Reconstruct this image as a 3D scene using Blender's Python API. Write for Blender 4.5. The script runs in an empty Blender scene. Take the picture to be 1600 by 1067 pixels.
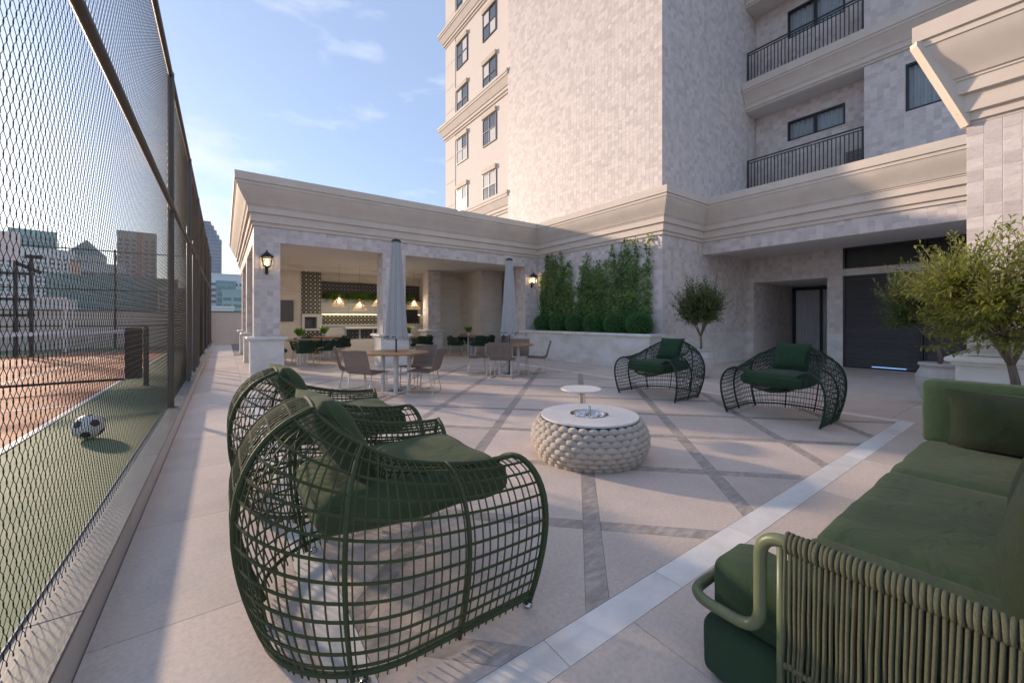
import bpy, math, random
import numpy as np
from mathutils import Vector, Matrix, noise

R = math.radians
rnd = random.Random(7)
scene = bpy.context.scene
col = scene.collection

# ------------------------------------------------------------------ camera, sky, sun, exposure
CAM_H = 1.4
cam_d = bpy.data.cameras.new('camera')
cam = bpy.data.objects.new('camera', cam_d)
col.objects.link(cam)
cam.location = (0, 0, CAM_H)
cam.rotation_euler = (R(90), 0, -math.atan(450 / 622.2))
cam_d.lens = 14.0
cam_d.sensor_width = 36.0
cam_d.shift_y = -34.5 / 1600
cam_d.clip_start = 0.05
cam_d.clip_end = 6000
scene.camera = cam

SUN_AZ = R(25.2)          # left of +Y
SUN_EL = R(15.8)
world = bpy.data.worlds.new('World')
scene.world = world
world.use_nodes = True
wn = world.node_tree.nodes
wl = world.node_tree.links
wn.clear()
w_out = wn.new('ShaderNodeOutputWorld')
w_bg = wn.new('ShaderNodeBackground')
w_sky = wn.new('ShaderNodeTexSky')
w_sky.sky_type = 'NISHITA'
w_sky.sun_disc = False
w_sky.sun_elevation = SUN_EL
w_sky.sun_rotation = -SUN_AZ
w_sky.altitude = 50
w_sky.air_density = 1.0
w_sky.dust_density = 0.35
w_sky.ozone_density = 1.6
w_bg.inputs['Strength'].default_value = 0.145
# thin scattered cloud
w_tc = wn.new('ShaderNodeTexCoord')
w_map = wn.new('ShaderNodeMapping')
w_map.inputs['Scale'].default_value = (2.2, 2.2, 7.0)
w_no = wn.new('ShaderNodeTexNoise')
w_no.inputs['Scale'].default_value = 2.1
w_no.inputs['Detail'].default_value = 7
w_no.inputs['Roughness'].default_value = 0.55
w_ra = wn.new('ShaderNodeValToRGB')
w_ra.color_ramp.elements[0].position = 0.55
w_ra.color_ramp.elements[0].color = (0, 0, 0, 1)
w_ra.color_ramp.elements[1].position = 0.80
w_ra.color_ramp.elements[1].color = (0.55, 0.55, 0.55, 1)
w_mix = wn.new('ShaderNodeMixRGB')
w_mix.inputs[2].default_value = (3.4, 3.4, 3.5, 1)
wl.new(w_tc.outputs['Generated'], w_map.inputs[0])
wl.new(w_map.outputs[0], w_no.inputs[0])
wl.new(w_no.outputs[0], w_ra.inputs[0])
wl.new(w_ra.outputs[0], w_mix.inputs[0])
# one even colour mixed over the whole sky, added to lift the ambient light
w_fill = wn.new('ShaderNodeMixRGB')
w_fill.inputs[0].default_value = 0.72
w_fill.inputs[2].default_value = (1.08, 1.36, 2.06, 1)
wl.new(w_sky.outputs[0], w_fill.inputs[1])
wl.new(w_fill.outputs[0], w_mix.inputs[1])
wl.new(w_mix.outputs[0], w_bg.inputs[0])
wl.new(w_bg.outputs[0], w_out.inputs[0])

sun_d = bpy.data.lights.new('sun', 'SUN')
sun_d.energy = 2.25
sun_d.angle = R(2.6)
sun_d.color = (1.0, 0.77, 0.56)
sun = bpy.data.objects.new('sun', sun_d)
col.objects.link(sun)
sun.location = (-20, 40, 20)
_s = Vector((-math.sin(SUN_AZ) * math.cos(SUN_EL), math.cos(SUN_AZ) * math.cos(SUN_EL), math.sin(SUN_EL)))
sun.rotation_euler = _s.to_track_quat('Z', 'Y').to_euler()

scene.view_settings.view_transform = 'Standard'
scene.view_settings.look = 'None'
scene.view_settings.gamma = 1
scene.view_settings.exposure = 1.36

# ------------------------------------------------------------------ helpers
def tag(o, label=None, cat=None, group=None, kind=None):
    if label: o['label'] = label
    if cat: o['category'] = cat
    if group: o['group'] = group
    if kind: o['kind'] = kind
    return o

def empty(name, loc=(0, 0, 0), rz=0.0, label=None, cat=None, group=None):
    o = bpy.data.objects.new(name, None)
    col.objects.link(o)
    o.location = loc
    o.rotation_euler = (0, 0, rz)
    o.empty_display_size = 0.1
    return tag(o, label, cat, group)

def link(name, me, parent=None, loc=(0, 0, 0), rot=(0, 0, 0), scale=(1, 1, 1)):
    o = bpy.data.objects.new(name, me)
    col.objects.link(o)
    o.location = loc
    o.rotation_euler = rot
    o.scale = scale
    if parent: o.parent = parent
    return o

def copy_tree(o, parent=None):
    c = o.copy()
    col.objects.link(c)
    if parent: c.parent = parent
    for ch in list(o.children):
        copy_tree(ch, c)
    return c

class MB:
    def __init__(s):
        s.v = []; s.f = []; s.mi = []; s.tone = []
        s.cur = 0; s.t = 0.5
    def add(s, vs, fs):
        b = len(s.v)
        s.v.extend(vs)
        for f in fs:
            s.f.append([b + i for i in f]); s.mi.append(s.cur); s.tone.append(s.t)
        return s
    def box(s, x0, x1, y0, y1, z0, z1):
        vs = [(x0, y0, z0), (x1, y0, z0), (x1, y1, z0), (x0, y1, z0), (x0, y0, z1), (x1, y0, z1), (x1, y1, z1), (x0, y1, z1)]
        return s.add(vs, [(0, 3, 2, 1), (4, 5, 6, 7), (0, 1, 5, 4), (1, 2, 6, 5), (2, 3, 7, 6), (3, 0, 4, 7)])
    def bbox(s, x0, x1, y0, y1, z0, z1, b=0.01):
        """box with chamfered edges"""
        X = (x0, x0 + b, x1 - b, x1); Y = (y0, y0 + b, y1 - b, y1); Z = (z0, z0 + b, z1 - b, z1)
        prof = [(X[1], Y[0]), (X[2], Y[0]), (X[3], Y[1]), (X[3], Y[2]), (X[2], Y[3]), (X[1], Y[3]), (X[0], Y[2]), (X[0], Y[1])]
        inn = [(X[1], Y[1]), (X[2], Y[1]), (X[2], Y[1]), (X[2], Y[2]), (X[2], Y[2]), (X[1], Y[2]), (X[1], Y[2]), (X[1], Y[1])]
        vs = [(p[0], p[1], Z[0]) for p in inn] + [(p[0], p[1], Z[1]) for p in prof] + [(p[0], p[1], Z[2]) for p in prof] + [(p[0], p[1], Z[3]) for p in inn]
        fs = [(0, 5, 3, 1), (24, 25, 27, 29)]
        fs = [(7, 5, 3, 1), (24, 26, 28, 30)]
        for r in range(3):
            for i in range(8):
                j = (i + 1) % 8
                fs.append((r * 8 + i, r * 8 + j, r * 8 + 8 + j, r * 8 + 8 + i))
        return s.add(vs, fs)
    def prism(s, pts, z0, z1):
        n = len(pts)
        vs = [(p[0], p[1], z0) for p in pts] + [(p[0], p[1], z1) for p in pts]
        fs = [tuple(range(n - 1, -1, -1)), tuple(range(n, 2 * n))]
        for i in range(n):
            j = (i + 1) % n
            fs.append((i, j, n + j, n + i))
        return s.add(vs, fs)
    def tube(s, path, r, n=6, closed=False, flat=None, up=None):
        """tube along path; flat=(a,b) elliptic half sizes; r may be list"""
        P = [Vector(p) for p in path]
        m = len(P)
        vs = []
        ref = Vector(up) if up else None
        prev = None
        for i, p in enumerate(P):
            if closed: t = P[(i + 1) % m] - P[i - 1]
            else: t = P[min(i + 1, m - 1)] - P[max(i - 1, 0)]
            if t.length < 1e-9: t = Vector((0, 0, 1))
            t.normalize()
            if ref is not None: a = ref - t * ref.dot(t)
            elif prev is not None: a = prev - t * prev.dot(t)
            else:
                a = Vector((0, 0, 1)) - t * t.z
                if a.length < 0.1: a = Vector((1, 0, 0)) - t * t.x
            if a.length < 1e-6: a = t.orthogonal()
            a.normalize(); prev = a
            b = t.cross(a)
            rr = r[i] if isinstance(r, (list, tuple)) else r
            ra, rb = (flat if flat else (rr, rr))
            for k in range(n):
                an = 2 * math.pi * (k + 0.5) / n
                vs.append(tuple(p + a * (ra * math.cos(an)) + b * (rb * math.sin(an))))
        fs = []
        for i in range(m if closed else m - 1):
            i2 = (i + 1) % m
            for k in range(n):
                k2 = (k + 1) % n
                fs.append((i * n + k, i * n + k2, i2 * n + k2, i2 * n + k))
        if not closed:
            fs.append(tuple(range(n - 1, -1, -1)))
            fs.append(tuple(range((m - 1) * n, m * n)))
        return s.add(vs, fs)
    def lathe(s, prof, n=24, c=(0, 0, 0), caps=True):
        vs = []
        for (r, z) in prof:
            for k in range(n):
                a = 2 * math.pi * k / n
                vs.append((c[0] + r * math.cos(a), c[1] + r * math.sin(a), c[2] + z))
        fs = []
        for i in range(len(prof) - 1):
            for k in range(n):
                k2 = (k + 1) % n
                fs.append((i * n + k, i * n + k2, (i + 1) * n + k2, (i + 1) * n + k))
        if caps:
            fs.append(tuple(range(n - 1, -1, -1)))
            fs.append(tuple(range((len(prof) - 1) * n, len(prof) * n)))
        return s.add(vs, fs)
    def quad(s, a, b, c, d): return s.add([a, b, c, d], [(0, 1, 2, 3)])
    def mesh(s, name, mats, smooth=False, tone=False):
        me = bpy.data.meshes.new(name)
        me.from_pydata(s.v, [], s.f)
        for m in (mats if isinstance(mats, (list, tuple)) else [mats]): me.materials.append(m)
        if any(s.mi): me.polygons.foreach_set('material_index', s.mi)
        if smooth: me.polygons.foreach_set('use_smooth', [True] * len(s.f))
        if tone:
            at = me.attributes.new('tone', 'FLOAT', 'FACE')
            at.data.foreach_set('value', s.tone)
        me.update()
        return me
    def build(s, name, mats, parent=None, smooth=False, tone=False, loc=(0, 0, 0), rot=(0, 0, 0)):
        return link(name, s.mesh(name, mats, smooth, tone), parent, loc, rot)

def autosmooth(o, ang=35):
    """smooth faces, sharp edges over an angle"""
    me = o.data
    me.polygons.foreach_set('use_smooth', [True] * len(me.polygons))
    try: me.set_sharp_from_angle(angle=R(ang))
    except Exception: pass
    return o

# ------------------------------------------------------------------ materials
def nodes_of(name):
    m = bpy.data.materials.new(name)
    m.use_nodes = True
    nt = m.node_tree
    return m, nt, nt.nodes['Principled BSDF']

def mat(name, c, rough=0.6, var=0.12, scale=6.0, bump=0.0, bscale=60.0, metal=0.0, obj=0.0, tone=0.0, spec=0.5,
        stretch=(1, 1, 1), c2=None, c2amt=0.5, c2scale=2.0, detail=6, sheen=0.0, trans=0.0, emit=None, rvar=0.1, coords='Object'):
    m, nt, b = nodes_of(name)
    N, L = nt.nodes, nt.links
    tc = N.new('ShaderNodeTexCoord'); mp = N.new('ShaderNodeMapping')
    mp.inputs['Scale'].default_value = stretch
    if coords == 'World':
        ge = N.new('ShaderNodeNewGeometry'); L.new(ge.outputs['Position'], mp.inputs[0])
    else:
        L.new(tc.outputs['Object'], mp.inputs[0])
    no = N.new('ShaderNodeTexNoise'); no.inputs['Scale'].default_value = scale; no.inputs['Detail'].default_value = detail
    no.inputs['Roughness'].default_value = 0.62
    L.new(mp.outputs[0], no.inputs[0])
    vecs = mp
    add_rand = None
    if obj or tone:
        if obj:
            oi = N.new('ShaderNodeObjectInfo'); src = oi.outputs['Random']; k = obj
        else:
            at = N.new('ShaderNodeAttribute'); at.attribute_name = 'tone'; src = at.outputs['Fac']; k = tone
        mr = N.new('ShaderNodeMapRange'); mr.inputs[3].default_value = 1 - k; mr.inputs[4].default_value = 1 + k
        L.new(src, mr.inputs[0]); add_rand = mr
        if coords != 'World':
            vm = N.new('ShaderNodeVectorMath'); vm.operation = 'ADD'
            sc = N.new('ShaderNodeMath'); sc.operation = 'MULTIPLY'; sc.inputs[1].default_value = 37.0
            L.new(src, sc.inputs[0]); L.new(mp.outputs[0], vm.inputs[0]); L.new(sc.outputs[0], vm.inputs[1])
            L.new(vm.outputs[0], no.inputs[0]); vecs = vm
    m1 = N.new('ShaderNodeMapRange')
    m1.inputs[1].default_value = 0.25; m1.inputs[2].default_value = 0.75
    m1.inputs[3].default_value = 1 - var; m1.inputs[4].default_value = 1 + var
    L.new(no.outputs[0], m1.inputs[0])
    val = m1.outputs[0]
    if add_rand:
        mu = N.new('ShaderNodeMath'); mu.operation = 'MULTIPLY'
        L.new(val, mu.inputs[0]); L.new(add_rand.outputs[0], mu.inputs[1]); val = mu.outputs[0]
    base = N.new('ShaderNodeRGB'); base.outputs[0].default_value = (*c, 1)
    bc = base.outputs[0]
    if c2:
        n2 = N.new('ShaderNodeTexNoise'); n2.inputs['Scale'].default_value = c2scale; n2.inputs['Detail'].default_value = 8
        n2.inputs['Roughness'].default_value = 0.6
        L.new(vecs.outputs[0], n2.inputs[0])
        r2 = N.new('ShaderNodeMapRange'); r2.inputs[1].default_value = 0.42; r2.inputs[2].default_value = 0.72
        r2.inputs[4].default_value = c2amt
        L.new(n2.outputs[0], r2.inputs[0])
        mx = N.new('ShaderNodeMixRGB'); mx.inputs[2].default_value = (*c2, 1)
        L.new(r2.outputs[0], mx.inputs[0]); L.new(bc, mx.inputs[1]); bc = mx.outputs[0]
    ml = N.new('ShaderNodeMixRGB'); ml.blend_type = 'MULTIPLY'; ml.inputs[0].default_value = 1
    L.new(bc, ml.inputs[1]); L.new(val, ml.inputs[2])
    L.new(ml.outputs[0], b.inputs['Base Color'])
    rr = N.new('ShaderNodeMapRange'); rr.inputs[3].default_value = max(0.02, rough - rvar); rr.inputs[4].default_value = min(1, rough + rvar)
    L.new(no.outputs[0], rr.inputs[0]); L.new(rr.outputs[0], b.inputs['Roughness'])
    b.inputs['Metallic'].default_value = metal
    b.inputs['Specular IOR Level'].default_value = spec
    if sheen:
        b.inputs['Sheen Weight'].default_value = sheen; b.inputs['Sheen Roughness'].default_value = 0.5
    if trans: b.inputs['Transmission Weight'].default_value = trans
    if emit:
        b.inputs['Emission Color'].default_value = (*emit[0], 1); b.inputs['Emission Strength'].default_value = emit[1]
    if bump:
        nb = N.new('ShaderNodeTexNoise'); nb.inputs['Scale'].default_value = bscale; nb.inputs['Detail'].default_value = 5
        L.new(vecs.outputs[0], nb.inputs[0])
        bu = N.new('ShaderNodeBump'); bu.inputs['Strength'].default_value = bump; bu.inputs['Distance'].default_value = 0.01
        L.new(nb.outputs[0], bu.inputs['Height']); L.new(bu.outputs[0], b.inputs['Normal'])
    return m

def foliage_mat(name, c, c_alt, trans=0.35):
    m, nt, b = nodes_of(name)
    N, L = nt.nodes, nt.links
    at = N.new('ShaderNodeAttribute'); at.attribute_name = 'tone'
    mx = N.new('ShaderNodeMixRGB'); mx.inputs[1].default_value = (*c, 1); mx.inputs[2].default_value = (*c_alt, 1)
    L.new(at.outputs['Fac'], mx.inputs[0]); L.new(mx.outputs[0], b.inputs['Base Color'])
    b.inputs['Roughness'].default_value = 0.5
    tr = N.new('ShaderNodeBsdfTranslucent')
    hs = N.new('ShaderNodeHueSaturation'); hs.inputs['Value'].default_value = 1.5; hs.inputs['Saturation'].default_value = 1.1
    L.new(mx.outputs[0], hs.inputs['Color']); L.new(hs.outputs[0], tr.inputs[0])
    ms = N.new('ShaderNodeMixShader'); ms.inputs[0].default_value = trans
    out = N['Material Output']
    L.new(b.outputs[0], ms.inputs[1]); L.new(tr.outputs[0], ms.inputs[2]); L.new(ms.outputs[0], out.inputs[0])
    return m

def fabric_mat(name, c, c_hi, wscale=420, bump=0.25, wrinkle=0.6):
    m, nt, b = nodes_of(name)
    N, L = nt.nodes, nt.links
    tc = N.new('ShaderNodeTexCoord')
    n1 = N.new('ShaderNodeTexNoise'); n1.inputs['Scale'].default_value = 3.5; n1.inputs['Detail'].default_value = 6
    L.new(tc.outputs['Object'], n1.inputs[0])
    wv = N.new('ShaderNodeTexWave'); wv.inputs['Scale'].default_value = wscale / 6.28; wv.bands_direction = 'X'
    wv2 = N.new('ShaderNodeTexWave'); wv2.inputs['Scale'].default_value = wscale / 6.28; wv2.bands_direction = 'Y'
    for w in (wv, wv2):
        w.inputs['Distortion'].default_value = 1.0; w.inputs['Detail'].default_value = 2
        L.new(tc.outputs['Object'], w.inputs[0])
    ad = N.new('ShaderNodeMath'); ad.operation = 'MULTIPLY'
    L.new(wv.outputs[1], ad.inputs[0]); L.new(wv2.outputs[1], ad.inputs[1])
    mx = N.new('ShaderNodeMixRGB'); mx.inputs[1].default_value = (*c, 1); mx.inputs[2].default_value = (*c_hi, 1)
    mr = N.new('ShaderNodeMapRange'); mr.inputs[1].default_value = 0.3; mr.inputs[2].default_value = 0.8; mr.inputs[4].default_value = 0.8
    L.new(n1.outputs[0], mr.inputs[0]); L.new(mr.outputs[0], mx.inputs[0])
    m2 = N.new('ShaderNodeMixRGB'); m2.blend_type = 'MULTIPLY'; m2.inputs[0].default_value = 0.12
    L.new(mx.outputs[0], m2.inputs[1]); L.new(ad.outputs[0], m2.inputs[2]); L.new(m2.outputs[0], b.inputs['Base Color'])
    b.inputs['Roughness'].default_value = 0.9
    b.inputs['Sheen Weight'].default_value = 0.06
    b.inputs['Specular IOR Level'].default_value = 0.2
    nw = N.new('ShaderNodeTexNoise'); nw.inputs['Scale'].default_value = 7; nw.inputs['Detail'].default_value = 4; nw.inputs['Distortion'].default_value = 0.6
    L.new(tc.outputs['Object'], nw.inputs[0])
    b1 = N.new('ShaderNodeBump'); b1.inputs['Strength'].default_value = wrinkle; b1.inputs['Distance'].default_value = 0.02
    L.new(nw.outputs[0], b1.inputs['Height'])
    b2 = N.new('ShaderNodeBump'); b2.inputs['Strength'].default_value = bump; b2.inputs['Distance'].default_value = 0.002
    L.new(ad.outputs[0], b2.inputs['Height']); L.new(b1.outputs[0], b2.inputs['Normal']); L.new(b2.outputs[0], b.inputs['Normal'])
    return m

def pattern_mat(name, c1, c2, scale):
    """small cement tiles with a pale star in each"""
    m, nt, b = nodes_of(name)
    N, L = nt.nodes, nt.links
    ge = N.new('ShaderNodeNewGeometry'); mp = N.new('ShaderNodeMapping')
    mp.inputs['Scale'].default_value = (scale, scale, scale)
    L.new(ge.outputs['Position'], mp.inputs[0])
    sp = N.new('ShaderNodeSeparateXYZ'); L.new(mp.outputs[0], sp.inputs[0])
    def frac(o):
        f = N.new('ShaderNodeMath'); f.operation = 'FRACT'; L.new(o, f.inputs[0])
        s = N.new('ShaderNodeMath'); s.operation = 'SUBTRACT'; s.inputs[1].default_value = 0.5; L.new(f.outputs[0], s.inputs[0])
        a = N.new('ShaderNodeMath'); a.operation = 'ABSOLUTE'; L.new(s.outputs[0], a.inputs[0]); return a.outputs[0]
    fx, fz = frac(sp.outputs[0]), frac(sp.outputs[2])
    pr = N.new('ShaderNodeMath'); pr.operation = 'ADD'; L.new(fx, pr.inputs[0]); L.new(fz, pr.inputs[1])
    lt = N.new('ShaderNodeMath'); lt.operation = 'LESS_THAN'; lt.inputs[1].default_value = 0.27; L.new(pr.outputs[0], lt.inputs[0])
    g2 = N.new('ShaderNodeMath'); g2.operation = 'GREATER_THAN'; g2.inputs[1].default_value = 0.86; L.new(pr.outputs[0], g2.inputs[0])
    mxx = N.new('ShaderNodeMath'); mxx.operation = 'MAXIMUM'; L.new(lt.outputs[0], mxx.inputs[0]); L.new(g2.outputs[0], mxx.inputs[1])
    mx = N.new('ShaderNodeMixRGB'); mx.inputs[1].default_value = (*c1, 1); mx.inputs[2].default_value = (*c2, 1)
    L.new(mxx.outputs[0], mx.inputs[0]); L.new(mx.outputs[0], b.inputs['Base Color'])
    b.inputs['Roughness'].default_value = 0.4
    return m

def thin_glass(name):
    m, nt, b = nodes_of(name); N, L = nt.nodes, nt.links
    tr = N.new('ShaderNodeBsdfTransparent'); tr.inputs[0].default_value = (0.90, 0.93, 0.94, 1)
    gl = N.new('ShaderNodeBsdfGlossy'); gl.inputs['Roughness'].default_value = 0.02
    fr = N.new('ShaderNodeFresnel'); fr.inputs[0].default_value = 1.25
    ms = N.new('ShaderNodeMixShader'); L.new(fr.outputs[0], ms.inputs[0]); L.new(tr.outputs[0], ms.inputs[1]); L.new(gl.outputs[0], ms.inputs[2])
    L.new(ms.outputs[0], N['Material Output'].inputs[0]); return m

M = {}
M['clear'] = thin_glass('clear_pane')
M['paver'] = mat('paver_stone', (0.655, 0.54, 0.46), 0.55, 0.15, 45.0, 0.10, 160, detail=10, obj=0.10, c2=(0.49, 0.425, 0.38), c2amt=0.6, c2scale=2.5, coords='World')
M['band'] = mat('dark_floor_band', (0.365, 0.31, 0.27), 0.5, 0.22, 9.0, 0.15, 90, obj=0.12, stretch=(1, 3, 1), c2=(0.50, 0.46, 0.43), c2amt=0.6, c2scale=9)
M['border'] = mat('white_border_stone', (0.79, 0.755, 0.715), 0.45, 0.07, 4.0, 0.06, 80, obj=0.05, c2=(0.56, 0.53, 0.48), c2amt=0.6, c2scale=3)
M['joint'] = mat('joint_mortar', (0.22, 0.20, 0.185), 0.9, 0.1, 20)
M['cornice'] = mat('cornice_plaster', (0.66, 0.575, 0.495), 0.75, 0.06, 3.0, 0.10, 160, c2=(0.58, 0.50, 0.43), c2amt=0.6, c2scale=1.2, coords='World')
M['tile'] = mat('wall_tile', (0.63, 0.56, 0.53), 0.6, 0.10, 9, 0.35, 28, obj=0.145, c2=(0.55, 0.46, 0.42), c2amt=0.6, c2scale=7, stretch=(1, 1, 2.4))
M['tilef'] = mat('wall_tile_field', (0.63, 0.56, 0.53), 0.6, 0.10, 9, 0.35, 28, tone=0.15, c2=(0.55, 0.46, 0.42), c2amt=0.6, c2scale=7, stretch=(1, 1, 2.4))
M['grout'] = mat('wall_grout', (0.68, 0.63, 0.60), 0.9, 0.05, 8)
M['marble'] = mat('plinth_marble', (0.74, 0.71, 0.68), 0.4, 0.05, 3, 0.04, 60, c2=(0.52, 0.46, 0.39), c2amt=0.75, c2scale=1.6, stretch=(1, 1, 1.8), coords='World')
M['plaster'] = mat('tower_plaster', (0.68, 0.61, 0.55), 0.8, 0.05, 2.5, 0.25, 35, coords='World')
M['soffit'] = mat('soffit_plaster', (0.66, 0.62, 0.58), 0.85, 0.03, 2)
M['inwall'] = mat('interior_stone', (0.62, 0.56, 0.48), 0.55, 0.08, 2.2, 0.03, 40, c2=(0.50, 0.43, 0.35), c2amt=0.6, c2scale=1.4, stretch=(1, 1, 2.2), coords='World')
M['dark'] = mat('dark_metal', (0.022, 0.022, 0.024), 0.45, 0.1, 10, spec=0.5)
M['louvre'] = mat('louvre_metal', (0.125, 0.118, 0.122), 0.45, 0.15, 6, obj=0.08)
M['fence'] = mat('fence_steel', (0.095, 0.082, 0.070), 0.55, 0.2, 30, 0.15, 200, metal=0.35)
M['wire'] = mat('fence_wire', (0.024, 0.021, 0.019), 0.7, 0.15, 40, spec=0.25)
M['kerb'] = mat('kerb_concrete', (0.58, 0.525, 0.485), 0.7, 0.08, 6, 0.12, 80, c2=(0.49, 0.445, 0.415), c2amt=0.6, c2scale=3, coords='World')
M['kerbtop'] = mat('kerb_granite', (0.115, 0.113, 0.108), 0.35, 0.12, 5, 0.05, 60, c2=(0.18, 0.176, 0.165), c2amt=0.5, c2scale=4, stretch=(2.5, 0.6, 1), obj=0.05)
M['green_court'] = mat('court_green', (0.125, 0.185, 0.095), 0.75, 0.08, 3, 0.2, 300, coords='World')
M['orange_court'] = mat('court_orange', (0.46, 0.175, 0.085), 0.75, 0.08, 3, 0.2, 300, coords='World')
M['line'] = mat('court_line_paint', (0.62, 0.62, 0.63), 0.6, 0.05, 5)
M['rope'] = mat('sunlit_green_wicker', (0.048, 0.064, 0.024), 0.6, 0.22, 60, 0.4, 300, spec=0.35)  # sunlight on the two near lounge chairs is put into this lighter green
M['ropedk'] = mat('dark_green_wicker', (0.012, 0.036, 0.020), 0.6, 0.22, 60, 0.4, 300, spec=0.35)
M['cush'] = fabric_mat('sunlit_green_cushion', (0.056, 0.080, 0.036), (0.084, 0.110, 0.050))  # lighter too: sun on the near chairs' cushions is put into the colour
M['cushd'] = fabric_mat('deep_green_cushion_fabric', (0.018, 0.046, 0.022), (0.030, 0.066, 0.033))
M['sofa'] = fabric_mat('sofa_fabric', (0.034, 0.062, 0.032), (0.047, 0.080, 0.042), wscale=620)
M['sofad'] = fabric_mat('sofa_pillow_fabric', (0.012, 0.022, 0.011), (0.019, 0.031, 0.016), wscale=620)
M['tube'] = mat('sofa_tube_paint', (0.118, 0.140, 0.070), 0.4, 0.05, 8)
M['cord'] = mat('sofa_cord', (0.125, 0.128, 0.070), 0.8, 0.25, 90, 0.9, 420, stretch=(1, 1, 1.0))
M['puff'] = mat('rope_puff_fabric', (0.60, 0.515, 0.43), 0.85, 0.10, 20, 0.5, 220, obj=0.08, stretch=(3, 3, 1))
def puff_fibre(m):
    N, L = m.node_tree.nodes, m.node_tree.links; b = N['Principled BSDF']
    tc = N.new('ShaderNodeTexCoord'); wv = N.new('ShaderNodeTexWave'); wv.bands_direction = 'Y'; wv.inputs['Scale'].default_value = 36; wv.inputs['Distortion'].default_value = 1.2; wv.inputs['Detail'].default_value = 2
    L.new(tc.outputs['Object'], wv.inputs[0])
    bu = N.new('ShaderNodeBump'); bu.inputs['Strength'].default_value = 0.7; bu.inputs['Distance'].default_value = 0.006
    L.new(wv.outputs[1], bu.inputs['Height']); L.new(bu.outputs[0], b.inputs['Normal'])
puff_fibre(M['puff'])
M['white'] = mat('white_paint', (0.68, 0.66, 0.65), 0.4, 0.03, 5)
M['steel'] = mat('polished_steel', (0.55, 0.53, 0.50), 0.22, 0.05, 10, metal=1.0)
M['glassbead'] = mat('glass_pebble', (0.62, 0.66, 0.70), 0.12, 0.15, 20, obj=0.2)
M['sling'] = mat('brown_sling_weave', (0.235, 0.175, 0.145), 0.8, 0.15, 50, 0.3, 300)
M['slingd'] = mat('brown_sling_shadow_weave', (0.10, 0.075, 0.062), 0.85, 0.15, 50)
M['beige'] = mat('beige_metal', (0.52, 0.48, 0.42), 0.45, 0.05, 10)
M['wood'] = mat('table_wood', (0.36, 0.20, 0.095), 0.45, 0.18, 4, 0.08, 60, stretch=(1, 9, 1), c2=(0.26, 0.13, 0.06), c2amt=0.6, c2scale=4)
M['canvas'] = fabric_mat('umbrella_canvas', (0.44, 0.43, 0.43), (0.50, 0.49, 0.49), wscale=300, bump=0.1, wrinkle=0.3)
M['black'] = mat('black_paint', (0.012, 0.012, 0.012), 0.4, 0.1, 20)
M['terracotta'] = mat('whitewashed_pot', (0.50, 0.485, 0.465), 0.8, 0.10, 9, 0.5, 40, c2=(0.36, 0.34, 0.32), c2amt=0.5, c2scale=5)
M['soil'] = mat('potting_soil', (0.045, 0.032, 0.022), 0.95, 0.3, 30, 0.8, 60)
M['bark'] = mat('olive_bark', (0.16, 0.125, 0.095), 0.9, 0.3, 18, 0.8, 60, stretch=(1, 1, 0.3))
M['olive'] = foliage_mat('olive_leaves_sunlit', (0.125, 0.15, 0.028), (0.31, 0.33, 0.068), 0.5)  # sunlight on the right-edge tree is put into this brighter leaf colour
M['oliveg'] = foliage_mat('olive_leaves_green', (0.060, 0.100, 0.024), (0.145, 0.195, 0.048), 0.4)
M['vine'] = foliage_mat('vine_leaves', (0.062, 0.135, 0.030), (0.19, 0.30, 0.075), 0.35)
M['box'] = foliage_mat('boxwood_leaves', (0.040, 0.145, 0.030), (0.12, 0.31, 0.068), 0.3)
M['fern'] = foliage_mat('fern_leaves', (0.11, 0.22, 0.018), (0.22, 0.36, 0.04), 0.35)
M['curtain'] = mat('pleated_curtain', (0.60, 0.60, 0.61), 0.85, 0.04, 4)
M['glass'] = mat('window_glass', (0.10, 0.12, 0.15), 0.06, 0.15, 0.8, spec=0.8, coords='World')
M['blind'] = mat('window_blind', (0.52, 0.44, 0.34), 0.7, 0.05, 4)
M['tilepat'] = pattern_mat('patterned_tile', (0.060, 0.050, 0.034), (0.48, 0.43, 0.32), 6.2)
M['tilepatd'] = pattern_mat('patterned_panel', (0.020, 0.018, 0.015), (0.20, 0.18, 0.14), 6.5)
M['cabinet'] = mat('cabinet_white', (0.60, 0.57, 0.52), 0.45, 0.03, 3)
M['screen'] = mat('screen_grey', (0.075, 0.068, 0.062), 0.35, 0.06, 3)
M['rattan'] = mat('rattan', (0.42, 0.29, 0.16), 0.7, 0.2, 60)
M['bulb'] = mat('lit_bulb', (1, 0.8, 0.5), 0.5, 0, 1, emit=((1.0, 0.72, 0.36), 14.0))
M['led'] = mat('led_strip', (1, 0.9, 0.6), 0.5, 0, 1, emit=((1.0, 0.85, 0.50), 1.6))
M['lampglass'] = mat('lantern_glass', (0.9, 0.88, 0.8), 0.15, 0.05, 5, trans=0.85)
M['ballw'] = mat('ball_white', (0.62, 0.60, 0.58), 0.45, 0.05, 12)
M['grass'] = mat('city_ground_mat', (0.16, 0.16, 0.15), 0.9, 0.3, 0.02, coords='World')
M['net'] = mat('net_cord', (0.016, 0.016, 0.017), 0.8, 0.1, 20)

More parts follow.
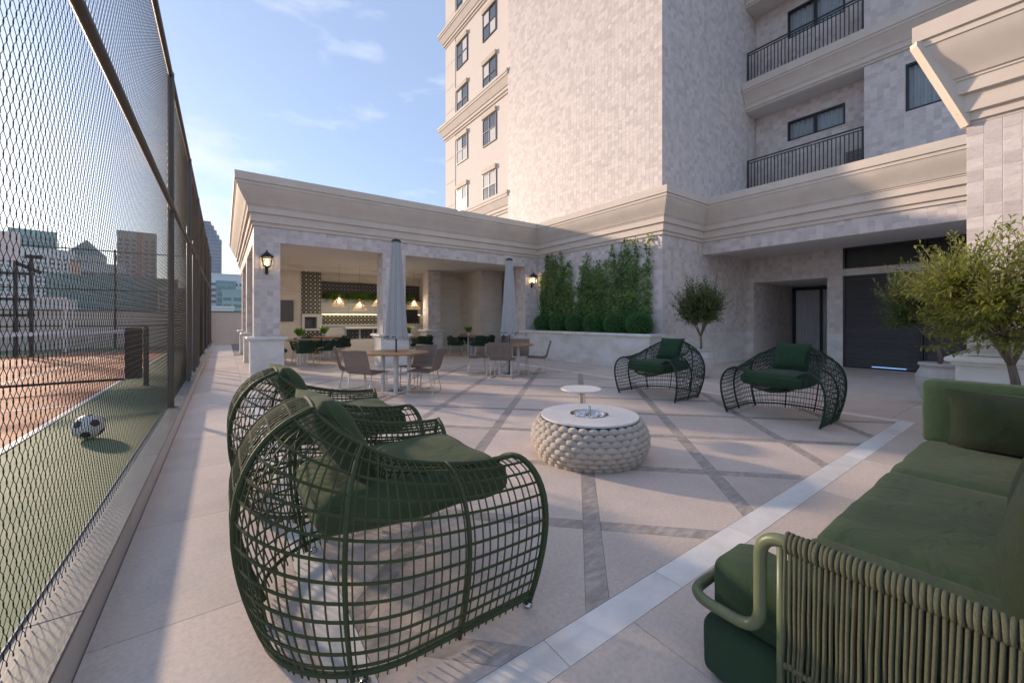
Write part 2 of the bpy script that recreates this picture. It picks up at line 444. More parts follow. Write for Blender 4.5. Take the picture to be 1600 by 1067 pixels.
# ------------------------------------------------------------------ tiles
TS = 0.138
def tile_verts(o, u, v, n, a0, a1, b0, b1, d):
    """chamfered tile: o + u*a + v*b, proud d along n"""
    c = min(0.0015, (a1 - a0) * 0.2, (b1 - b0) * 0.2)
    def P(a, b, h): return tuple(o + u * a + v * b + n * h)
    vs = [P(a0, b0, 0), P(a1, b0, 0), P(a1, b1, 0), P(a0, b1, 0),
          P(a0 + c, b0 + c, d), P(a1 - c, b0 + c, d), P(a1 - c, b1 - c, d), P(a0 + c, b1 - c, d)]
    fs = [(4, 5, 6, 7), (0, 1, 5, 4), (1, 2, 6, 5), (2, 3, 7, 6), (3, 0, 4, 7)]
    return vs, fs

def tile_grid(o, u, v, n, a0, a1, b0, b1, holes=(), phase=(0, 0)):
    """yield tile rects clipped to the rect, skipping holes (rects in the same a,b)"""
    o, u, v, n = Vector(o), Vector(u), Vector(v), Vector(n)
    g = 0.0028
    i0 = math.floor((a0 - phase[0]) / TS); i1 = math.ceil((a1 - phase[0]) / TS)
    j0 = math.floor((b0 - phase[1]) / TS); j1 = math.ceil((b1 - phase[1]) / TS)
    for i in range(i0, i1):
        for j in range(j0, j1):
            rects = [(max(a0, phase[0] + i * TS), min(a1, phase[0] + (i + 1) * TS), max(b0, phase[1] + j * TS), min(b1, phase[1] + (j + 1) * TS))]
            for (p0, p1, q0, q1) in holes:
                nr = []
                for (x0, x1, y0, y1) in rects:
                    if x1 <= p0 or x0 >= p1 or y1 <= q0 or y0 >= q1: nr.append((x0, x1, y0, y1)); continue
                    if x0 < p0: nr.append((x0, p0, y0, y1))
                    if x1 > p1: nr.append((p1, x1, y0, y1))
                    if y0 < q0: nr.append((max(x0, p0), min(x1, p1), y0, q0))
                    if y1 > q1: nr.append((max(x0, p0), min(x1, p1), q1, y1))
                rects = nr
            for (x0, x1, y0, y1) in rects:
                if x1 - x0 > 0.012 and y1 - y0 > 0.012:
                    yield (o, u, v, n, x0 + g, x1 - g, y0 + g, y1 - g)

def tile_field(mb, *a, **k):
    for (o, u, v, n, a0, a1, b0, b1) in tile_grid(*a, **k):
        mb.t = rnd.random() ** 0.8
        vs, fs = tile_verts(o, u, v, n, a0, a1, b0, b1, 0.0014 + 0.0012 * rnd.random())
        mb.add(vs, fs)

_tile_cache = {}
def tile_objects(parent, *a, limit=300, **k):
    """separate tile objects sharing meshes; returns leftovers as a list of rects"""
    cnt = 0
    for (o, u, v, n, a0, a1, b0, b1) in tile_grid(*a, **k):
        key = (tuple(u), tuple(n), round(a1 - a0, 3), round(b1 - b0, 3))
        if key not in _tile_cache:
            mb = MB()
            vs, fs = tile_verts(Vector((0, 0, 0)), u, v, n, 0, a1 - a0, 0, b1 - b0, 0.0018)
            mb.add(vs, fs)
            _tile_cache[key] = mb.mesh('tile', M['tile'])
        p = o + u * a0 + v * b0 + n * (rnd.random() * 0.0006)
        link('tile', _tile_cache[key], parent, tuple(p - parent.location))
        cnt += 1
    return cnt

# ------------------------------------------------------------------ cornice
PROFILE = [(0.0, 3.75), (0.03, 3.75), (0.03, 3.84), (0.075, 3.85), (0.075, 4.05), (0.13, 4.06), (0.13, 4.21), (0.145, 4.215), (0.145, 4.245), (0.165, 4.25)]
for i in range(1, 11):
    t = i / 10
    s = t * t * (3 - 2 * t)
    PROFILE.append((0.165 + 0.19 * (0.55 * t + 0.45 * s), 4.25 + 0.42 * (0.75 * t + 0.25 * (t ** 1.6))))
PROFILE += [(0.37, 4.672), (0.37, 4.745), (0.40, 4.75), (0.40, 4.94), (0.0, 4.94)]

def sweep(mb, path, prof, closed=False, flip=1):
    """sweep an outline (p = offset along the left normal of the path, z) with mitred corners"""
    m = len(path)
    P = [Vector((p[0], p[1])) for p in path]
    rows = []
    for i in range(m):
        def nrm(a, b):
            d = (b - a).normalized(); return Vector((-d.y, d.x)) * flip
        if closed or 0 < i < m - 1:
            n1 = nrm(P[i - 1], P[i]); n2 = nrm(P[i], P[(i + 1) % m])
            mt = (n1 + n2) / (1 + n1.dot(n2))
        elif i == 0: mt = nrm(P[0], P[1])
        else: mt = nrm(P[-2], P[-1])
        rows.append([(P[i].x + mt.x * q, P[i].y + mt.y * q, z) for q, z in prof])
    k = len(prof)
    vs = [v for r in rows for v in r]
    fs = []
    for i in range(m if closed else m - 1):
        i2 = (i + 1) % m
        for j in range(k - 1):
            f = (i * k + j, i2 * k + j, i2 * k + j + 1, i * k + j + 1)
            fs.append(f if flip < 0 else f[::-1])
    if not closed:
        fs.append(tuple(range(k))); fs.append(tuple(range((m - 1) * k + k - 1, (m - 1) * k - 1, -1)))
    return mb.add(vs, fs)

def shift_profile(dz, keep=None, s=1.0):
    return [(p * s, z + dz) for p, z in (keep or PROFILE)]

CAP = [(0.0, 0.0), (0.03, 0.0), (0.035, 0.02), (0.05, 0.03), (0.075, 0.035), (0.085, 0.05), (0.085, 0.075), (0.075, 0.09), (0.03, 0.105), (0.0, 0.105)]

def plinth(parent, x0, x1, y0, y1, H=0.95):
    """marble plinth with a moulded cap round a column"""
    e = 0.08
    mb = MB(); mb.bbox(x0 - e, x1 + e, y0 - e, y1 + e, 0.0, H - 0.09, 0.006)
    b = mb.build('plinth', M['marble'], parent)
    b.location = (-parent.location.x, -parent.location.y, 0)
    mc = MB()
    sweep(mc, [(x0 - e, y0 - e), (x1 + e, y0 - e), (x1 + e, y1 + e), (x0 - e, y1 + e)], [(p, H - 0.09 + z) for p, z in CAP[1:-1]], closed=True, flip=-1)
    zt = H - 0.09 + 0.105
    mc.prism([(x0 - e, y0 - e), (x1 + e, y0 - e), (x1 + e, y1 + e), (x0 - e, y1 + e)], H - 0.088, zt - 0.002)
    mc.v = [(a - parent.location.x, bb - parent.location.y, c) for a, bb, c in mc.v]
    c = mc.build('plinth_cap', M['border'], parent)
    autosmooth(c, 30)
    return b

def W(mb, name, mats, parent, smooth=False, tone=False, auto=None):
    """build a part given in world coordinates under a parent placed anywhere"""
    o = mb.build(name, mats, parent, smooth, tone)
    if parent is not None: o.location = -parent.location
    if auto: autosmooth(o, auto)
    return o

# ------------------------------------------------------------------ the setting: ground and terrace floor
mb = MB(); mb.quad((-3000, -3000, -42), (3000, -3000, -42), (3000, 3000, -42), (-3000, 3000, -42))
g = mb.build('city_ground', M['grass']); tag(g, 'grey city ground far below the roof terrace', kind='structure')

floor = empty('terrace_floor', (0, 0, 0)); tag(floor, 'beige stone terrace floor with dark diagonal bands', kind='structure')
mb = MB(); mb.box(-0.48, 22, -6, 29, -0.6, -0.012)
W(mb, 'joint_bed', M['joint'], floor)

def clip(poly, x0, x1, y0, y1):
    for ax, lim, sg in ((0, x0, 1), (0, x1, -1), (1, y0, 1), (1, y1, -1)):
        out = []
        for i in range(len(poly)):
            a, b = poly[i], poly[(i + 1) % len(poly)]
            da, db = (a[ax] - lim) * sg, (b[ax] - lim) * sg
            if da >= 0: out.append(a)
            if da * db < 0:
                t = da / (da - db); out.append((a[0] + (b[0] - a[0]) * t, a[1] + (b[1] - a[1]) * t))
        poly = out
        if len(poly) < 3: return []
    return poly

def parea(p): return 0.5 * sum(p[i][0] * p[(i + 1) % len(p)][1] - p[(i + 1) % len(p)][0] * p[i][1] for i in range(len(p)))

def floor_piece(name, poly, m, z=0.0):
    if len(poly) < 3 or abs(parea(poly)) < 0.003: return
    cx = sum(p[0] for p in poly) / len(poly); cy = sum(p[1] for p in poly) / len(poly)
    mb = MB(); mb.prism([(p[0] - cx, p[1] - cy) for p in poly], -0.03, z)
    mb.build(name, m, floor, loc=(cx, cy, 0))

BX0, BX1, BY0, BY1 = 0.32, 7.62, 1.165, 10.95     # outer edge of the white border
BW = 0.165
IX0, IX1, IY0, IY1 = BX0 + BW, BX1 - BW, BY0 + BW, BY1 - BW
gp = 0.0020
LS = 1.595          # lattice pitch along x
LO_M, LO_P = -0.15, 3.91     # y - x and x + y of one band each
hw = 0.115 / 2 * math.sqrt(2)  # half band width measured in y-x
def uv2xy(p, q): return ((q - p) / 2, (q + p) / 2)       # p = y-x, q = x+y
for i in range(-6, 9):
    for j in range(-3, 12):
        p0 = LO_M + i * LS; q0 = LO_P + j * LS
        h = hw + gp * 1.4
        cell = [uv2xy(p0 + h, q0 + h), uv2xy(p0 + h, q0 + LS - h), uv2xy(p0 + LS - h, q0 + LS - h), uv2xy(p0 + LS - h, q0 + h)]
        floor_piece('paver', clip(cell[::1], IX0 + gp, IX1 - gp, IY0 + gp, IY1 - gp), M['paver'])
        b1 = [uv2xy(p0 - hw, q0 - hw), uv2xy(p0 - hw, q0 + LS - h - gp), uv2xy(p0 + hw, q0 + LS - h - gp), uv2xy(p0 + hw, q0 - hw)]
        floor_piece('floor_band', clip(b1, IX0 + gp, IX1 - gp, IY0 + gp, IY1 - gp), M['band'])
        b2 = [uv2xy(p0 + h, q0 - hw), uv2xy(p0 + h, q0 + hw), uv2xy(p0 + LS - h - gp, q0 + hw), uv2xy(p0 + LS - h - gp, q0 - hw)]
        floor_piece('floor_band', clip(b2, IX0 + gp, IX1 - gp, IY0 + gp, IY1 - gp), M['band'])
def strip(x0, x1, y0, y1, n, along):
    for k in range(n):
        if along == 'x':
            a, b = x0 + (x1 - x0) * k / n, x0 + (x1 - x0) * (k + 1) / n
            floor_piece('border_slab', [(a + gp, y0), (b - gp, y0), (b - gp, y1), (a + gp, y1)], M['border'], 0.001)
        else:
            a, b = y0 + (y1 - y0) * k / n, y0 + (y1 - y0) * (k + 1) / n
            floor_piece('border_slab', [(x0, a + gp), (x1, a + gp), (x1, b - gp), (x0, b - gp)], M['border'], 0.001)
strip(BX0, BX1, BY0, IY0 - gp, 9, 'x'); strip(BX0, BX1, IY1 + gp, BY1, 9, 'x')
strip(BX0, IX0 - gp, IY0, IY1, 12, 'y'); strip(IX1 + gp, BX1, IY0, IY1, 12, 'y')
def field(x0, x1, y0, y1, sx, sy):
    nx = max(1, round((x1 - x0) / sx)); ny = max(1, round((y1 - y0) / sy))
    for i in range(nx):
        for j in range(ny):
            a, b = x0 + (x1 - x0) * i / nx, x0 + (x1 - x0) * (i + 1) / nx
            c, d = y0 + (y1 - y0) * j / ny, y0 + (y1 - y0) * (j + 1) / ny
            floor_piece('paver', [(a + gp, c + gp), (b - gp, c + gp), (b - gp, d - gp), (a + gp, d - gp)], M['paver'])
field(-0.475, BX0, -2.4, 27.6, 0.8, 1.2)
field(BX0, BX1, -2.4, BY0, 1.2, 1.2)
field(BX0, BX1, BY1, 18.6, 1.2, 1.2)
field(BX1, 19.5, -2.4, 6.5, 1.2, 1.2)
field(BX1, 9.9, 6.5, 18.6, 1.2, 1.2)

# kerb under the fence
kerb = empty('fence_kerb', (-0.6, 0, 0)); tag(kerb, 'low concrete kerb with granite coping under the chain link fence', 'kerb')
mb = MB(); mb.box(-0.652, -0.48, -2.4, 27.6, -0.3, 0.166)
W(mb, 'kerb_wall', M['kerb'], kerb)
yy = -2.4
while yy < 27.5:
    mb = MB(); mb.bbox(-0.060, 0.124, 0.001, 2.399, -0.012, 0.006, 0.003)
    mb.build('coping', M['kerbtop'], kerb, loc=(0, yy, 0.178)); yy += 2.4

# sports court
court = empty('sports_court', (-8, 12, 0)); tag(court, 'green and orange painted sports court behind the fence', kind='structure')
mb = MB(); mb.box(-26, -0.652, -6, 27.6, -0.6, 0.0); W(mb, 'green_surface', M['green_court'], court)
mb = MB(); mb.quad((-20, -3, 0.004), (-1.95, -3, 0.004), (-1.95, 23.8, 0.004), (-20, 23.8, 0.004)); W(mb, 'orange_surface', M['orange_court'], court)
for (x0, x1, y0, y1) in ((-1.95, -1.87, -3, 23.8), (-20, -1.87, 23.8, 23.88), (-20, -1.95, 9.35, 9.43), (-3.9, -3.84, 9.43, 23.8), (-0.735, -0.655, -3, 27)):
    mb = MB(); mb.quad((x0, y0, 0.008), (x1, y0, 0.008), (x1, y1, 0.008), (x0, y1, 0.008)); W(mb, 'court_line', M['line'], court)

# parapet at the far end
par = empty('parapet_wall', (-3, 27.7, 0)); tag(par, 'long rendered parapet wall at the far end of walkway and court', 'wall')
mb = MB(); mb.box(-26, 12, 27.6, 27.85, -0.6, 1.80); W(mb, 'wall', M['kerb'], par)
mb = MB(); mb.bbox(-26, 12, 27.56, 27.89, 1.80, 1.86, 0.01); W(mb, 'coping', M['kerbtop'], par)

# ------------------------------------------------------------------ chain link fence
def wire_mesh(L, H, name, cw=0.0266, ch=0.091, r=0.0014):
    """woven diamonds in the local YZ plane; numpy tubes, triangular section"""
    nw = int(L / cw); npd = int(H / ch)
    a = ch * 0.065
    zs = []; cs = []
    for k in range(npd):
        z = k * ch
        zs += [z, z + a * 2, z + ch / 2, z + ch / 2 + a * 2]; cs += [0, 0, 1, 1]
    zs.append(npd * ch); cs.append(0)
    zs = np.array(zs); cs = np.array(cs, float); m = len(zs)
    sh = np.array([(math.cos(t), math.sin(t)) for t in (0.5, 2.6, 4.7)]) * r
    V = np.zeros((nw, m, 3, 3), np.float32)
    for w in range(nw):
        par_ = w % 2
        c = cs if par_ == 0 else 1 - cs
        y = (w + c) * cw
        dx = np.where(c > 0.5, 1, -1) * r * 0.8
        for k in range(3):
            V[w, :, k, 0] = dx + sh[k, 0]; V[w, :, k, 1] = y + sh[k, 1]; V[w, :, k, 2] = zs
    idx = np.arange(nw * m * 3).reshape(nw, m, 3)
    F = []
    for k in range(3):
        k2 = (k + 1) % 3
        F.append(np.stack([idx[:, :-1, k], idx[:, :-1, k2], idx[:, 1:, k2], idx[:, 1:, k]], -1).reshape(-1, 4))
    F = np.concatenate(F)
    me = bpy.data.meshes.new(name)
    me.vertices.add(nw * m * 3); me.vertices.foreach_set('co', V.reshape(-1))
    me.loops.add(F.size); me.loops.foreach_set('vertex_index', F.reshape(-1).astype(np.int32))
    me.polygons.add(len(F)); me.polygons.foreach_set('loop_start', np.arange(0, F.size, 4, dtype=np.int32))
    me.polygons.foreach_set('loop_total', np.full(len(F), 4, np.int32))
    me.materials.append(M['wire']); me.update(); me.validate()
    return me

FX = -0.60; ZK = 0.185; ZM = 2.92; ZT = 4.80
fence = empty('chain_link_fence', (FX, 7.28, ZK)); tag(fence, 'tall brown chain link fence between walkway and sports court', 'fence')
posts = [1.28, 7.28, 10.96, 14.4, 17.8, 21.2, 24.6, 27.45]
for k, y in enumerate(posts):
    mb = MB(); rr = 0.038
    mb.lathe([(rr, 0.006), (rr, ZT - ZK + 0.03), (rr * 0.7, ZT - ZK + 0.05)], 14)
    mb.lathe([(0.075, 0.0), (0.075, 0.008)], 14)
    o = mb.build('post', M['fence'], fence, loc=(0, y - 7.28, 0)); autosmooth(o, 40)
for i in range(len(posts) - 1):
    y0, y1 = posts[i] - 7.28, posts[i + 1] - 7.28
    for z, off in ((ZM, 0.03), (ZT, 0.0)):
        mb = MB(); mb.tube([(off, y0 + 0.036, z - ZK), (off, y1 - 0.036, z - ZK)], 0.030, 12)
        autosmooth(mb.build('rail', M['fence'], fence), 40)
    mb = MB(); mb.tube([(-0.056, y0, 0.004), (-0.056, y1, 0.004)], 0.004, 6); mb.build('tension_rod', M['steel'], fence)
near_mesh = wire_mesh(5.93, ZT - ZK - 0.01, 'mesh_panel')
bay_mesh = wire_mesh(3.36, ZT - ZK - 0.01, 'mesh_panel')
for i in range(len(posts) - 1):
    o = link('mesh_panel', near_mesh if i == 0 else bay_mesh, fence, (-0.015, posts[i] - 7.28 + 0.03, 0.003))
    o['kind'] = 'stuff'
# gate posts up to the mid rail
for y in (10.1, 11.9, 12.9, 13.6):
    mb = MB(); mb.lathe([(0.033, 0.004), (0.033, 3.22 - ZK), (0.02, 3.24 - ZK)], 12)
    autosmooth(mb.build('gate_post', M['fence'], fence, loc=(0.035, y - 7.28, 0)), 40)
mb = MB(); mb.tube([(0.035, 10.13 - 7.28, 3.0 - ZK), (0.035, 13.57 - 7.28, 3.0 - ZK)], 0.026, 10); mb.build('gate_rail', M['fence'], fence)

# dark fence on the far side of the court
ff = empty('court_end_fence', (-10, 26.8, 0)); tag(ff, 'thin black fence of posts and rails before the far parapet', 'fence')
for x in (-19.5, -15.7, -11.9, -8.06, -4.256, -0.85):
    mb = MB(); mb.lathe([(0.045, 0), (0.045, 4.75)], 10); mb.build('post', M['dark'], ff, loc=(x + 10, 0, 0))
for z in (1.09, 2.79, 4.66):
    mb = MB(); mb.tube([(-9.5, -0.05, z), (9.15, -0.05, z)], 0.028, 8); mb.build('rail', M['dark'], ff)

# net
nt = empty('court_net', (-1.37, 11.42, 0)); tag(nt, 'black court net with white top tape and padded post', 'net')
mb = MB(); mb.lathe([(0.045, 0.0), (0.045, 1.22), (0.03, 1.25)], 12); autosmooth(mb.build('post', M['black'], nt, loc=(0.03, 0, 0)), 40)
mb = MB(); mb.bbox(-0.30, -0.03, -0.04, 0.04, 0.16, 1.22, 0.02); mb.build('padded_sleeve', M['net'], nt)
mb = MB(); mb.lathe([(0.045, 0.0), (0.045, 1.22)], 12); mb.build('post', M['black'], nt, loc=(-12.6, 0, 0))
def netz(t): return 1.19 - 0.10 * math.sin(math.pi * t)
mb = MB(); n = 30
for k in range(n):
    t0, t1 = k / n, (k + 1) / n
    mb.box(-0.3 - 12.2 * t1, -0.3 - 12.2 * t0, -0.012, 0.012, netz((t0 + t1) / 2) - 0.075, netz((t0 + t1) / 2))
mb.build('top_tape', M['line'], nt)
mb = MB(); mb.tube([(-0.3, 0, 0.16), (-12.5, 0, 0.16)], 0.025, 8); mb.build('bottom_band', M['net'], nt)
mb = MB()
for k in range(0, 290):
    x = -0.3 - 0.0425 * k; mb.tube([(x, 0, 0.16), (x, 0, netz((-0.3 - x) / 12.2) - 0.07)], 0.0022, 3)
for k in range(1, 24):
    mb.tube([(-0.3, 0.002, 0.16 + 0.041 * k), (-6.4, 0.002, 0.16 + 0.041 * k * 0.92), (-12.5, 0.002, 0.16 + 0.041 * k)], 0.0022, 3)
o = mb.build('net_mesh', M['net'], nt); o['kind'] = 'stuff'

# football
ball = empty('football', (-1.285, 6.70, 0)); tag(ball, 'black and white football lying on the green court edge', 'ball')
BR = 0.142
ico = [Vector(v).normalized() for v in [(0, s1, s2 * 1.618) for s1 in (1, -1) for s2 in (1, -1)] + [(s1, s2 * 1.618, 0) for s1 in (1, -1) for s2 in (1, -1)] + [(s2 * 1.618, 0, s1) for s1 in (1, -1) for s2 in (1, -1)]]
rotb = Matrix.Rotation(0.7, 3, 'X') @ Matrix.Rotation(0.5, 3, 'Z') @ Matrix.Rotation(0.35, 3, 'Y')
mb = MB()
prof = [(max(0.0005, BR * math.sin(math.pi * k / 28)), BR - BR * math.cos(math.pi * k / 28)) for k in range(29)]
mb.lathe(prof, 40); mb.build('ball_shell', M['ballw'], ball, smooth=True)
for c in ico:
    c = rotb @ c; t = c.orthogonal().normalized(); b2 = c.cross(t)
    ring = []; mb = MB(); vs = [tuple(c * (BR + 0.0025) + Vector((0, 0, BR)))]
    for r_ in (0.5, 1.0):
        for k in range(20):
            an = 2 * math.pi * k / 20
            rad = 0.36 * r_ * math.cos(math.pi / 5) / math.cos(((an + math.pi / 5) % (2 * math.pi / 5)) - math.pi / 5)
            p = (c + (t * math.cos(an) + b2 * math.sin(an)) * rad).normalized() * (BR + (0.0025 if r_ < 1 else 0.0006))
            vs.append(tuple(p + Vector((0, 0, BR))))
    fs = [(0, 1 + k, 1 + (k + 1) % 20) for k in range(20)] + [(1 + k, 21 + k, 21 + (k + 1) % 20, 1 + (k + 1) % 20) for k in range(20)]
    mb.add(vs, fs); mb.build('black_patch', M['black'], ball, smooth=True)

# goal and basketball stand at the far end
goal = empty('goal_frame', (-7.5, 25, 0)); tag(goal, 'white metal goal frame at the far end of court', 'goal')
for x in (-2.6, 2.0):
    mb = MB(); mb.box(x - 0.06, x + 0.06, -0.06, 0.06, 0, 2.21); mb.build('goal_post', M['white'], goal)
mb = MB(); mb.box(-2.66, 2.06, -0.06, 0.06, 2.21, 2.33); mb.build('crossbar', M['white'], goal)
for x in (-2.6, 2.0):
    mb = MB(); mb.tube([(x, 0.06, 2.25), (x, 1.0, 2.1), (x, 1.35, 0.04)], 0.03, 8); mb.build('back_stay', M['white'], goal)
hoop = empty('basketball_stand', (-6.05, 22.6, 0)); tag(hoop, 'black basketball stand with white backboard beyond the net', 'basketball hoop')
for x in (-0.18, 0.20):
    mb = MB(); mb.box(x - 0.05, x + 0.05, 0.0, 0.1, 0, 3.75); mb.build('column', M['dark'], hoop)
for z in (1.55, 2.15, 3.1):
    mb = MB(); mb.box(-1.4, 0.27, 0.1, 0.16, z - 0.05, z + 0.05); mb.build('cross_arm', M['dark'], hoop)
mb = MB(); mb.tube([(-0.2, 0.05, 3.5), (0.45, 0.02, 3.15)], 0.07, 8); mb.tube([(0.05, 0.05, 3.75), (0.5, 0.02, 3.75)], 0.07, 8); mb.build('bracket', M['dark'], hoop)
mb = MB(); mb.bbox(-1.9, -0.03, -0.16, -0.1, 3.55, 4.6, 0.01); mb.build('backboard', M['white'], hoop)
mb = MB(); mb.tube([(-0.95 + 0.23 * math.cos(a * math.pi / 10), -0.4 + 0.23 * math.sin(a * math.pi / 10), 3.7) for a in range(20)], 0.012, 6, closed=True); mb.build('rim', M['orange_court'], hoop)

# ------------------------------------------------------------------ pavilion
PX0, PX1, PY0, PY1 = 0.60, 9.80, 11.85, 22.4
pav = empty('pavilion', (PX0, PY0, 0)); tag(pav, 'low open-sided dining pavilion with tiled columns and heavy cornice', 'pavilion')
def column(parent, x0, x1, y0, y1, z0=0.95, z1=3.37):
    mb = MB(); mb.box(x0, x1, y0, y1, z0, z1); return W(mb, 'column', M['grout'], parent)
cols_f = [(0.608, 1.18), (3.83, 4.53), (9.19, 9.795)]
for (a, b) in cols_f:
    column(pav, a, b, 11.858, 12.42)
    plinth(pav, a, b if b < 9 else 9.70, 11.858, 12.42)
side_cols = [(15.65, 16.25), (19.6, 20.2)]
for (a, b) in side_cols:
    column(pav, 0.608, 1.18, a, b); plinth(pav, 0.608, 1.18, a, b)
# beams
mb = MB(); mb.box(0.608, 9.795, 11.858, 12.42, 3.371, 3.76); W(mb, 'beam', M['grout'], pav)
mb = MB(); mb.box(0.608, 1.18, 12.421, 22.4, 3.371, 3.76); W(mb, 'beam', M['grout'], pav)
# tiles: column 1, beam and the other columns
FR = ((0, PY0 + 0.008, 0), (1, 0, 0), (0, 0, 1), (0, -1, 0))
tile_objects(pav, *FR, 0.608, 1.18, 0.97, 3.372, phase=(0.608, 3.372))
tile_objects(pav, *FR, 0.608, 9.795, 3.372, 3.748, phase=(0.608, 3.372))
mb = MB()
tile_field(mb, *FR, 3.83, 4.53, 0.97, 3.372, phase=(0.608, 3.372))
tile_field(mb, *FR, 9.19, 9.795, 0.97, 3.372, phase=(0.608, 3.372))
LF = ((0.608, 0, 0), (0, -1, 0), (0, 0, 1), (-1, 0, 0))
tile_field(mb, *LF, -22.4, -11.858, 3.372, 3.748, phase=(-11.858, 3.372))
for (a, b) in [(11.858, 12.42)] + side_cols:
    tile_field(mb, *LF, -b, -a, 0.97, 3.372, phase=(-a, 3.372))
for (x, a, b, ph) in [(1.18, 11.858, 12.42, 11.858), (4.53, 11.858, 12.42, 11.858)] + [(1.18, a, b, a) for a, b in side_cols]:
    tile_field(mb, (x, 0, 0), (0, 1, 0), (0, 0, 1), (1, 0, 0), a, b, 0.97, 3.372, phase=(ph, 3.372))
for x in (3.83, 9.19):
    tile_field(mb, (x, 0, 0), (0, -1, 0), (0, 0, 1), (-1, 0, 0), -12.42, -11.858, 0.97, 3.372, phase=(-11.858, 3.372))
for (a, b) in side_cols:
    tile_field(mb, (0, a, 0), (1, 0, 0), (0, 0, 1), (0, -1, 0), 0.608, 1.18, 0.97, 3.372, phase=(0.608, 3.372))
o = W(mb, 'tile_cladding', M['tilef'], pav, tone=True); o['kind'] = 'stuff'
# ceiling, roof, cornice
mb = MB(); mb.box(1.181, 9.795, 12.421, 22.4, 3.46, 3.7); W(mb, 'ceiling', M['soffit'], pav)
mb = MB(); mb.box(0.7, 9.79, 11.95, 22.4, 3.77, 4.80); W(mb, 'roof', M['soffit'], pav)
mb = MB(); mb.box(1.181, 9.795, 16.9, 17.6, 3.30, 3.459); W(mb, 'ceiling_beam', M['soffit'], pav)
mb = MB(); sweep(mb, [(0.6, 22.45), (0.6, 11.85), (9.79, 11.85)], PROFILE, flip=-1)
W(mb, 'cornice', M['cornice'], pav, auto=28)
# back of the pavilion
mb = MB(); mb.box(1.2, 9.795, 18.3, 18.5, 0, 3.459); W(mb, 'back_wall', M['inwall'], pav)
mb = MB(); mb.box(7.65, 9.795, 16.2, 18.299, 0, 3.459); W(mb, 'inner_wall', M['inwall'], pav)
mb = MB(); mb.box(8.75, 9.795, 14.3, 16.199, 0, 3.459); W(mb, 'inner_wall', M['inwall'], pav)
mb = MB(); mb.box(1.2, 2.50, 17.75, 18.299, 0, 3.459); W(mb, 'chimney_side_wall', M['inwall'], pav)
mb = MB(); mb.bbox(1.2, 2.48, 17.69, 17.749, 2.42, 2.50, 0.01); W(mb, 'wall_shelf', M['inwall'], pav)
# inner column
column(pav, 6.90, 7.45, 15.5, 16.05, z1=3.45); plinth(pav, 6.90, 7.45, 15.5, 16.05)
mb = MB(); tile_field(mb, (0, 15.5, 0), (1, 0, 0), (0, 0, 1), (0, -1, 0), 6.90, 7.45, 0.97, 3.45, phase=(6.9, 3.37))
tile_field(mb, (6.9, 0, 0), (0, -1, 0), (0, 0, 1), (-1, 0, 0), -16.05, -15.5, 0.97, 3.45, phase=(-15.5, 3.37))
o = W(mb, 'tile_cladding', M['tilef'], pav, tone=True); o['kind'] = 'stuff'

# kitchen wall inside
kit = empty('barbecue_chimney', (2.85, 17.9, 0)); tag(kit, 'barbecue chimney clad in patterned tile with white hearth', 'barbecue')
mb = MB(); mb.box(2.51, 3.20, 17.70, 18.29, 1.62, 3.455); W(mb, 'hood', M['tilepat'], kit)
mb = MB(); mb.box(2.51, 3.25, 17.70, 18.29, 0.0, 0.95); W(mb, 'base', M['tilepat'], kit)
mb = MB(); mb.box(2.51, 2.60, 17.66, 18.29, 0.951, 1.619); mb.box(3.05, 3.24, 17.66, 18.29, 0.951, 1.619); mb.box(2.601, 3.049, 17.66, 18.29, 0.951, 1.03); mb.box(2.601, 3.049, 17.66, 18.29, 1.50, 1.619)
W(mb, 'hearth_surround', M['cabinet'], kit)
mb = MB(); mb.box(2.601, 3.049, 18.1, 18.28, 1.031, 1.499); W(mb, 'firebox', M['kerbtop'], kit)
tv = empty('wall_screen', (1.9, 17.72, 1.32)); tag(tv, 'dark grey flat screen hung on the pavilion wall', 'screen')
mb = MB(); mb.bbox(-0.45, 0.31, -0.06, 0.0, 0, 0.82, 0.008); mb.build('screen', M['screen'], tv)
cab = empty('kitchen_cabinet', (5.5, 18.1, 0)); tag(cab, 'white kitchen wall unit with patterned tile splashback and planted shelf', 'kitchen unit')
mb = MB(); mb.box(3.26, 7.64, 18.2, 18.295, 2.32, 2.98); W(mb, 'niche_back', M['tilepatd'], cab)
mb = MB(); mb.box(3.22, 7.64, 17.95, 18.295, 2.25, 2.31); W(mb, 'plant_shelf', M['screen'], cab)
for k in range(4):
    mb = MB(); mb.bbox(3.24 + 1.1 * k, 3.24 + 1.1 * (k + 1) - 0.008, 17.97, 18.295, 1.62, 2.245, 0.006); W(mb, 'wall_cupboard', M['cabinet'], cab)
mb = MB(); mb.box(3.26, 7.64, 18.18, 18.297, 1.19, 1.61); W(mb, 'splashback', M['tilepat'], cab)
mb = MB(); mb.box(3.26, 7.60, 18.02, 18.06, 1.598, 1.617); W(mb, 'led_strip', M['led'], cab)
mb = MB(); mb.bbox(3.26, 7.64, 17.66, 18.295, 1.12, 1.185, 0.006); W(mb, 'worktop', M['cabinet'], cab)
mb = MB(); mb.box(3.26, 7.64, 17.75, 18.29, 0.0, 1.115); W(mb, 'base_unit', M['cabinet'], cab)
mb = MB(); mb.box(6.5, 7.45, 17.93, 17.965, 1.24, 1.85); W(mb, 'oven', M['black'], cab)
bar = empty('bar_counter', (5.4, 16.9, 0)); tag(bar, 'white bar counter with dark patterned front panels', 'bar counter')
mb = MB(); mb.bbox(3.9, 6.8, 16.65, 17.25, 1.02, 1.10, 0.008); W(mb, 'counter_top', M['cabinet'], bar)
mb = MB(); mb.box(3.95, 6.75, 16.9, 17.2, 0.0, 1.018); W(mb, 'counter_body', M['cabinet'], bar)
